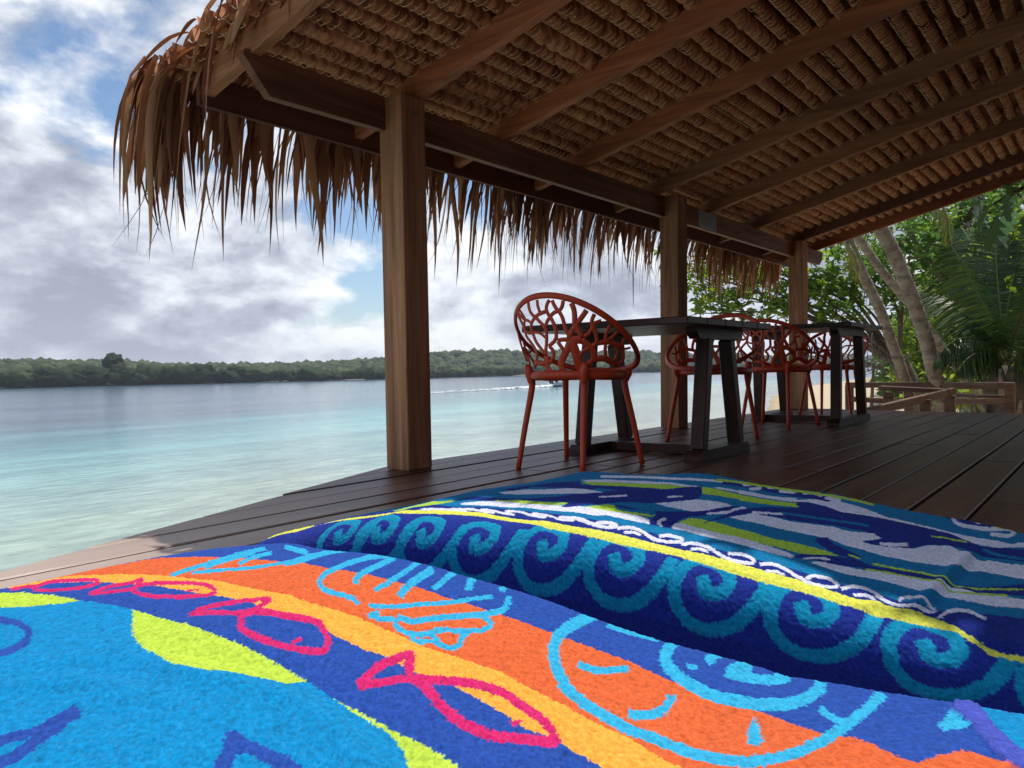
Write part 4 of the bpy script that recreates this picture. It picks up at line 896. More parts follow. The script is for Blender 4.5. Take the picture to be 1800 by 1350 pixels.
# woven colours: 0 turquoise 1 royal blue 2 orange 3 yellow 4 lime 5 pink 6 cyan 7 hem 8 blue 9 cyan 10 lemon 11 navy 12 teal 13 pale 14 lime
PAL = np.array([(.002, .215, .49), (.018, .066, .33), (.62, .115, .035), (.78, .35, .05), (.43, .60, .06), (.55, .018, .135), (.03, .36, .62), (.06, .085, .45), (.014, .032, .26), (.004, .25, .44), (.64, .65, .09), (.008, .022, .20), (.0, .15, .34), (.60, .62, .76), (.36, .56, .055), (.01, .02, .2)])
ART1 = [[1,0,[[0,0],[2000,0],[2000,2400],[0,2400]]],[2,0,[[552,2400],[552,1386],[583,1382],[624,1375],[674,1355],[712,1315],[764,1272],[794,1201],[780,1103],[793,1041],[812,991],[817,903],[818,864],[819,807],[822,787],[827,720],[815,669],[818,618],[805,593],[766,520],[774,503],[765,487],[747,465],[747,456],[781,444],[795,435],[791,418],[784,402],[761,371],[761,0],[0,0],[0,2400]]],[3,0,[[529,2400],[529,1387],[566,1386],[592,1330],[616,1292],[644,1239],[673,1173],[673,1083],[678,1012],[694,962],[700,903],[699,877],[703,823],[707,774],[701,745],[697,698],[693,674],[693,643],[687,623],[680,594],[655,557],[637,523],[637,0],[0,0],[0,2400]]],[1,0,[[516,2400],[516,1390],[523,1367],[548,1343],[576,1302],[600,1241],[622,1192],[637,1112],[640,1074],[635,1026],[648,990],[648,945],[652,896],[659,870],[654,825],[658,792],[649,733],[647,688],[644,666],[641,641],[636,617],[623,585],[623,0],[0,0],[0,2400]]],[0,0,[[494,2400],[494,1392],[504,1350],[519,1327],[533,1285],[539,1225],[559,1148],[564,1068],[569,997],[574,935],[579,883],[578,844],[579,802],[576,774],[576,746],[571,715],[567,699],[559,673],[554,645],[554,0],[0,0],[0,2400]]],[4,0,[[496,1378],[504,1350],[519,1327],[533,1285],[539,1230],[538,1222],[524,1232],[504,1255],[484,1288],[475,1310]]],[4,0,[[559,1148],[564,1068],[569,997],[574,935],[579,883],[560,890],[538,912],[516,942],[509,972],[511,1029],[520,1063],[540,1109]]],[4,0,[[578,847],[579,802],[576,774],[576,746],[571,715],[567,699],[559,673],[545,675],[544,725],[549,732],[563,751],[573,778],[575,815]]],[1,1,[[458,1255],[468,1284],[459,1243],[469,1272],[461,1233],[471,1262],[463,1222],[473,1252],[464,1210],[475,1240],[466,1200],[476,1227],[467,1190],[477,1214],[466,1178],[476,1198],[465,1167],[475,1183],[464,1161],[472,1165],[463,1157],[465,1147],[460,1149],[459,1132],[455,1142],[454,1123],[451,1136],[448,1116],[446,1132],[442,1110],[441,1129],[436,1107],[435,1128],[430,1105],[429,1126],[424,1105],[424,1128],[418,1105]]],[1,0,[[429,966],[431,955],[425,944],[387,922],[367,914],[355,912],[361,934],[377,932],[391,940],[381,944],[368,948],[373,962],[382,959],[401,953]]],[1,0,[[486,852],[490,849],[491,831],[499,801],[499,777],[497,739],[483,755],[484,793],[483,810],[480,820],[474,821],[464,811],[450,795],[443,806],[460,822],[469,830]]],[3,0,[[618,1203],[633,1187],[638,1160],[634,1142],[628,1165],[620,1188]]],[3,0,[[661,795],[667,770],[663,743],[656,718],[651,701],[647,688],[642,700],[650,728],[658,763]]],[5,1,[[530,1323],[530,1333],[532,1327],[535,1343],[538,1333],[543,1351],[543,1336],[551,1359],[548,1336],[556,1361],[553,1336],[561,1359],[557,1331],[566,1354],[564,1324],[571,1342],[570,1314],[577,1331],[576,1305],[583,1321],[580,1296],[587,1314],[582,1288],[590,1305],[584,1284],[591,1297],[586,1292],[582,1276],[582,1288],[577,1272],[577,1285],[571,1269],[572,1285],[566,1269],[566,1288],[560,1271],[560,1291],[554,1274],[555,1297],[549,1280],[549,1302],[544,1288],[544,1310],[539,1295],[539,1318],[534,1304],[535,1328],[529,1312],[533,1334],[528,1321]]],[5,1,[[514,1348],[521,1372],[518,1346],[524,1369],[521,1345],[528,1367],[525,1344],[533,1367],[529,1341],[536,1363],[533,1340],[539,1359],[536,1337],[542,1356]]],[5,1,[[553,1236],[559,1252],[562,1240],[567,1255],[571,1242],[577,1258],[579,1243],[585,1258],[585,1242],[592,1258],[591,1239],[597,1255],[596,1237],[602,1253],[604,1239],[610,1254],[612,1242],[619,1258],[616,1243],[622,1255],[617,1250],[614,1239],[611,1243],[607,1230],[604,1237],[600,1223],[598,1230],[596,1219],[594,1224],[591,1213],[589,1217],[587,1207]]],[5,1,[[553,1236],[559,1251],[559,1230],[565,1245],[566,1224],[571,1237],[572,1220],[578,1233],[577,1216],[584,1230],[584,1214],[589,1227],[589,1211],[595,1225]]],[5,1,[[591,1213],[595,1228],[594,1216],[599,1231],[598,1219],[604,1235],[604,1219],[610,1235],[610,1215],[617,1231],[618,1210],[626,1227],[626,1203],[634,1219],[632,1196],[641,1211],[639,1188],[647,1204],[644,1180],[653,1196],[647,1173],[656,1188],[649,1165],[658,1179],[649,1157],[658,1170],[647,1148],[656,1158],[644,1140],[651,1145],[644,1139],[643,1131],[643,1139],[636,1124],[639,1139],[631,1123],[635,1140],[627,1125],[630,1143],[622,1128],[625,1149],[617,1134],[619,1153],[612,1139],[614,1160],[606,1144],[609,1165],[602,1152],[604,1173],[597,1158],[600,1178],[592,1163],[596,1183],[589,1170],[594,1190],[586,1176],[592,1197],[585,1183],[592,1205],[585,1192],[592,1211],[585,1199],[592,1215],[586,1206],[592,1216],[587,1214],[593,1216],[592,1224]]],[5,1,[[625,1163],[629,1170],[636,1156],[641,1164]]],[5,1,[[581,1074],[587,1089],[588,1076],[595,1092],[595,1079],[602,1096],[602,1080],[610,1097],[609,1078],[618,1095],[617,1074],[627,1090],[626,1067],[636,1085],[636,1060],[646,1076],[646,1050],[656,1066],[652,1045],[661,1058],[656,1052],[652,1041],[649,1049],[644,1038],[642,1047],[636,1035],[636,1044],[631,1033],[630,1042],[626,1031],[624,1039],[620,1028]]],[5,1,[[580,1072],[589,1090],[586,1069],[594,1084],[590,1062],[599,1079],[594,1057],[603,1072],[598,1049],[607,1064],[602,1042],[609,1054],[606,1036],[613,1047],[611,1033],[617,1045],[615,1030],[621,1042],[620,1029],[626,1041]]],[5,1,[[612,1024],[621,1042],[616,1022],[626,1039],[622,1019],[632,1035],[626,1013],[637,1029],[628,1008],[639,1022],[631,1002],[641,1015],[632,994],[644,1009],[637,988],[647,1002],[641,981],[652,995],[644,975],[655,987],[646,970],[657,982],[647,966],[659,977],[647,961],[659,969],[646,955],[656,960],[642,947],[651,950],[639,940],[646,940],[634,932],[640,929],[628,924],[632,920],[625,921],[624,913],[623,920],[617,909],[621,922],[612,910],[617,923],[609,912],[614,927],[605,916],[611,931],[601,921],[607,937],[599,927],[604,943],[595,932],[601,950],[592,940],[599,958],[589,947],[597,967],[587,955],[596,976],[586,966],[595,984],[585,974],[595,993],[585,983],[596,1000],[586,991],[597,1006],[589,1002],[599,1009],[594,1012],[602,1013],[600,1022],[606,1019],[604,1027],[609,1022],[609,1033],[610,1023],[615,1039],[613,1025],[620,1042]]],[5,1,[[606,941],[610,949],[618,942],[622,949]]],[5,1,[[601,841],[605,854],[606,844],[609,856],[610,846],[614,858],[616,848],[620,861],[623,851],[628,864],[631,854],[637,868],[639,857],[647,871],[646,857],[656,872],[654,857],[664,872],[660,857],[670,872],[665,857],[677,872],[669,857],[682,872],[670,859],[684,865],[670,861],[677,855],[665,857],[669,848],[659,851],[662,842],[653,845],[656,837],[647,839],[650,831],[641,834],[644,826]]],[5,1,[[599,842],[607,853],[604,839],[613,851],[609,836],[618,848],[614,834],[623,845],[622,831],[631,842],[629,826],[639,839],[637,823],[647,835]]],[5,1,[[636,826],[650,837],[638,822],[652,834],[639,818],[652,830],[642,813],[655,826],[646,807],[659,819],[652,800],[665,812],[657,792],[670,803],[661,784],[675,795],[665,776],[679,786],[668,768],[682,777],[669,760],[683,769],[669,753],[684,761],[669,746],[683,753],[668,738],[681,744],[665,731],[679,737],[664,724],[678,730],[663,718],[675,722],[661,712],[674,717],[660,706],[672,709],[657,700],[669,704],[654,695],[667,698],[651,690],[663,691],[648,685],[658,685],[643,679],[654,680],[639,674],[649,674]]],[5,1,[[639,823],[655,830],[636,814],[651,821],[633,806],[648,812],[630,797],[644,803],[626,787],[639,792],[621,777],[634,782],[617,767],[630,772],[613,758],[627,763],[610,748],[624,754],[608,740],[621,746],[607,731],[621,738],[607,724],[621,731],[608,717],[621,725],[609,711],[622,719],[611,705],[624,714],[614,700],[627,709],[618,695],[631,704],[622,689],[635,699],[626,685],[639,694],[629,679],[643,688],[633,674],[647,683],[637,669],[651,678]]],[5,1,[[637,711],[642,717],[648,711],[652,715]]],[6,1,[[766,1183],[791,1219],[771,1181],[796,1217],[775,1178],[800,1214],[783,1178],[810,1217],[802,1187],[830,1227],[827,1200],[860,1246],[852,1213],[890,1265],[871,1219],[901,1260],[886,1220],[900,1240],[900,1219],[900,1222]]],[6,1,[[853,1308],[880,1345],[852,1255],[882,1294]]],[6,1,[[903,1124],[901,1121],[901,1139],[888,1122],[901,1154],[878,1126],[901,1170],[865,1126],[881,1162],[848,1122],[860,1152],[832,1117],[840,1144],[814,1109],[817,1132],[796,1102],[795,1120],[777,1093],[777,1110],[761,1085],[760,1098],[749,1077],[744,1083],[738,1068],[730,1068],[730,1060],[717,1051],[725,1052],[711,1038],[722,1045],[708,1028],[719,1037],[709,1020],[719,1031],[711,1015],[722,1026],[713,1009],[724,1020],[715,1003],[725,1013],[716,997],[727,1007],[717,992],[728,1001],[716,989],[726,994],[715,984],[724,989],[712,979],[722,984]]],[6,1,[[755,1028],[754,1037],[764,1036],[762,1044],[770,1043],[773,1055],[778,1048],[789,1068],[790,1054],[807,1079],[806,1062],[825,1088],[823,1070],[845,1099],[842,1080],[866,1112],[862,1092],[890,1126],[885,1105],[903,1130]]],[6,1,[[756,999],[763,1010],[769,1004],[776,1016],[782,1008],[789,1021],[794,1014],[803,1028],[806,1019],[814,1033],[818,1025],[827,1039],[833,1033],[842,1048],[852,1043],[866,1062],[878,1059],[902,1089],[903,1074],[903,1081]]],[6,1,[[769,970],[773,984],[777,975],[779,989],[783,979],[788,994],[790,984],[798,1001],[800,989],[810,1008],[814,997],[825,1017],[828,1003],[842,1025],[842,1010],[859,1034],[859,1017],[878,1043],[877,1026],[905,1060]]],[6,1,[[819,970],[827,983],[837,978],[846,993],[855,987],[866,1003],[872,996],[886,1014],[888,1003],[909,1028],[909,1015],[909,1022],[908,1009],[909,1016]]],[6,1,[[857,946],[853,954],[867,954],[864,963],[877,962],[877,973],[884,968],[892,985],[895,974],[909,996],[910,983],[910,993],[909,979],[909,989]]],[6,1,[[880,916],[888,932],[887,921],[897,937],[897,927],[910,946],[911,936],[909,942],[910,933],[910,940],[910,929],[910,935],[911,927],[911,932]]],[6,1,[[720,969],[728,978],[725,964],[734,973],[730,959],[739,968],[738,955],[746,964],[746,951],[755,961],[755,947],[764,958],[767,945],[775,954],[778,938],[788,949],[790,932],[802,942],[803,926],[813,936],[813,922],[824,934],[822,920],[833,932],[830,919],[842,929],[838,916],[850,927],[845,913],[858,924],[852,911],[866,922]]],[6,1,[[878,911],[879,903],[868,904],[868,896],[858,897],[858,888],[850,893],[848,883],[842,888],[840,878],[839,885],[831,873],[834,884],[822,871],[828,885],[813,871],[820,887],[805,874],[812,890],[798,877],[803,894],[789,881],[794,899],[780,887],[785,904],[772,891],[776,909],[764,897],[768,914],[755,901],[759,918],[748,906],[752,920],[741,908],[745,922],[734,909],[740,924],[729,913],[738,929],[725,917],[736,934],[724,924],[734,940],[722,929]]],[6,1,[[702,946],[708,958],[707,947],[714,959],[712,948],[720,960],[714,950],[725,958],[714,953],[718,948],[708,947],[713,945],[703,937],[713,946],[707,934],[717,945],[713,931],[723,942],[720,929],[729,940]]],[6,1,[[793,877],[804,883],[790,870],[802,875],[787,862],[798,867],[786,860],[792,858],[787,861],[781,852],[782,859],[773,849],[775,859],[766,850],[769,862],[759,852],[763,867],[753,858],[757,872],[747,862],[752,878],[742,869],[748,884],[738,875],[743,890],[733,880],[735,891],[727,882],[728,892],[720,883],[722,893],[714,885],[718,898],[709,889],[715,903],[705,894],[713,908],[704,901],[714,913],[704,907],[716,918],[707,914],[717,921],[710,921],[719,923],[717,928],[723,926],[723,932],[728,929],[728,936]]],[6,1,[[702,890],[710,894],[700,885],[709,889],[698,880],[707,885],[698,874],[706,882],[700,871],[709,880],[705,870],[714,878],[708,867],[717,875],[709,865],[718,872],[708,862],[718,869],[708,859],[718,865],[708,854],[718,861],[708,849],[717,856],[708,845],[718,852],[710,842],[719,850],[714,840],[722,849],[719,840],[724,849],[726,843],[726,850],[732,848],[732,854],[737,851],[739,859],[742,853],[746,862],[748,855],[753,865],[754,858],[759,867]]],[6,1,[[709,883],[715,891],[714,883],[720,890],[719,882],[725,889],[720,880],[728,886],[720,877],[728,880],[718,871],[725,874],[715,865],[722,867]]],[6,1,[[643,1230],[651,1248],[654,1236],[662,1254],[665,1240],[674,1258],[678,1245],[687,1265],[694,1251],[704,1271],[712,1259],[722,1279],[729,1266],[740,1288],[745,1274],[758,1298],[762,1284],[775,1308],[777,1291],[792,1317],[792,1297],[808,1324],[806,1301],[824,1330],[821,1305],[840,1336]]],[6,1,[[667,1227],[675,1241],[677,1222],[685,1237],[687,1218],[696,1234],[697,1214],[707,1230],[708,1209],[717,1225],[718,1204],[728,1220],[728,1198],[739,1217],[739,1196],[752,1216],[752,1196],[764,1216],[763,1194],[778,1217],[773,1194],[788,1219],[781,1194],[797,1219],[792,1197],[808,1223],[803,1203],[821,1230],[817,1211],[836,1240],[832,1219],[855,1250],[851,1220],[877,1256],[872,1220],[901,1258],[897,1223],[900,1230]]],[6,1,[[690,1240],[698,1256],[705,1246],[714,1263],[722,1253],[732,1272],[739,1261],[749,1281],[756,1269],[767,1289],[773,1277],[785,1299],[791,1286],[804,1310]]],[6,1,[[732,1229],[742,1250],[743,1237],[754,1259],[754,1246],[767,1269],[767,1255],[781,1279],[780,1261],[795,1286],[795,1268],[811,1294],[810,1274],[828,1302]]],[6,1,[[853,1301],[880,1336],[842,1239],[872,1276]]],[6,1,[[914,794],[914,790],[914,803],[913,797],[914,811],[913,804],[914,820],[902,805],[913,827],[885,802],[895,823],[871,800],[876,819],[855,797],[857,815],[839,795],[839,810],[825,792],[822,805],[814,789],[805,797],[806,785],[792,790],[798,780],[780,782],[790,775],[770,774],[782,770],[760,766],[774,763],[750,757],[765,756],[740,747],[756,747],[729,735],[747,737],[720,725],[739,728],[715,717],[734,721],[712,709],[730,714],[709,702],[728,708],[705,694],[725,700],[704,686],[723,692],[702,678],[720,684],[700,669],[719,675],[698,659],[717,665],[697,649],[714,655],[697,640],[714,646],[698,630],[716,637],[698,621],[716,628],[698,612],[715,618],[697,603],[715,608],[694,592],[714,598],[692,580],[711,586],[690,568],[709,575],[690,558],[709,565],[692,549],[711,556],[697,541],[716,549],[703,535],[721,542],[711,528],[730,537],[721,524],[740,532],[732,520],[751,529],[743,517],[761,526],[754,515],[772,524],[765,513],[783,523],[778,511],[797,521],[795,510],[812,520],[810,509],[830,519],[825,508],[845,518],[841,508],[861,518],[855,507],[875,518],[867,507],[886,518],[877,507],[911,521],[888,507],[911,520]]],[6,1,[[888,783],[914,797],[890,777],[914,790],[890,770],[914,782],[890,761],[914,774],[893,751],[914,762],[895,739],[915,749],[897,727],[915,736]]],[6,1,[[772,743],[787,750],[772,735],[787,743],[772,729],[788,737],[775,722],[790,731],[784,717],[798,726],[795,712],[809,721],[805,707],[820,716]]],[6,1,[[721,662],[738,669],[723,658],[739,666],[724,654],[740,662],[728,651],[743,659],[733,647],[748,657],[739,645],[753,655],[747,643],[759,654],[755,643],[764,653],[765,645],[772,655],[774,646],[777,656],[782,649],[780,657],[788,652],[782,658],[792,654],[787,660]]],[6,1,[[915,703],[915,699],[915,709],[916,704],[915,715],[916,709],[916,722],[914,711],[915,726],[892,704],[892,718],[882,702],[873,712],[875,700],[855,703],[868,696],[842,694],[862,692],[831,685],[854,685],[823,675],[848,679],[816,666],[842,672],[810,656],[837,663],[806,646],[832,653],[802,635],[828,642],[800,625],[825,632],[801,615],[825,623],[803,606],[828,614],[804,597],[831,606],[803,587],[833,597],[804,578],[835,588],[807,570],[837,581],[811,564],[841,576],[818,559],[847,572],[826,556],[855,569],[837,554],[865,567],[851,553],[875,567],[866,553],[885,567],[883,555],[892,568],[911,563],[909,573],[909,562],[911,573]]],[6,1,[[874,659],[886,672],[883,660],[896,673],[890,661],[917,680],[896,662],[916,676],[902,660],[916,670],[917,662],[916,664],[916,656],[916,657],[916,649],[916,650],[918,642],[916,641],[916,633],[918,634],[916,624],[916,625],[918,616],[918,616],[915,609],[918,609],[918,607],[918,603],[917,606],[911,596],[916,606],[913,595],[915,605],[891,589],[915,606],[880,590],[917,609],[875,593],[897,608],[871,598],[890,613],[866,604],[886,619],[862,611],[882,628],[858,620],[881,637],[856,629],[881,641],[858,638],[867,635],[883,647],[873,634],[896,646],[879,632],[916,648],[881,630],[918,643],[881,626],[917,638],[881,622],[918,634]]],[6,1,[[853,673],[865,678],[855,664],[868,669]]],[6,0,[[792,585],[764,570],[740,558],[729,558],[732,568],[762,578]]],[6,1,[[820,543],[835,544],[813,539],[830,540],[808,534],[823,536],[803,530],[818,532],[800,526],[816,528],[797,523],[813,525],[795,519],[810,521]]],[6,0,[[886,461],[863,449],[854,441],[839,445],[825,455],[838,461],[857,459]]],[0,0,[[911,456],[890,440],[850,425],[820,410],[790,384],[772,355],[909,360],[911,414]]],[7,1,[[882,459],[911,458],[875,455],[910,453],[868,451],[910,449],[862,446],[907,444],[850,440],[883,436],[837,435],[868,430],[823,429],[855,426],[812,425],[843,420],[801,419],[831,414],[791,413],[822,410],[785,407],[817,406],[781,403],[813,401],[776,397],[807,396],[770,391],[800,389],[763,386],[792,383],[757,378],[783,376]]]]
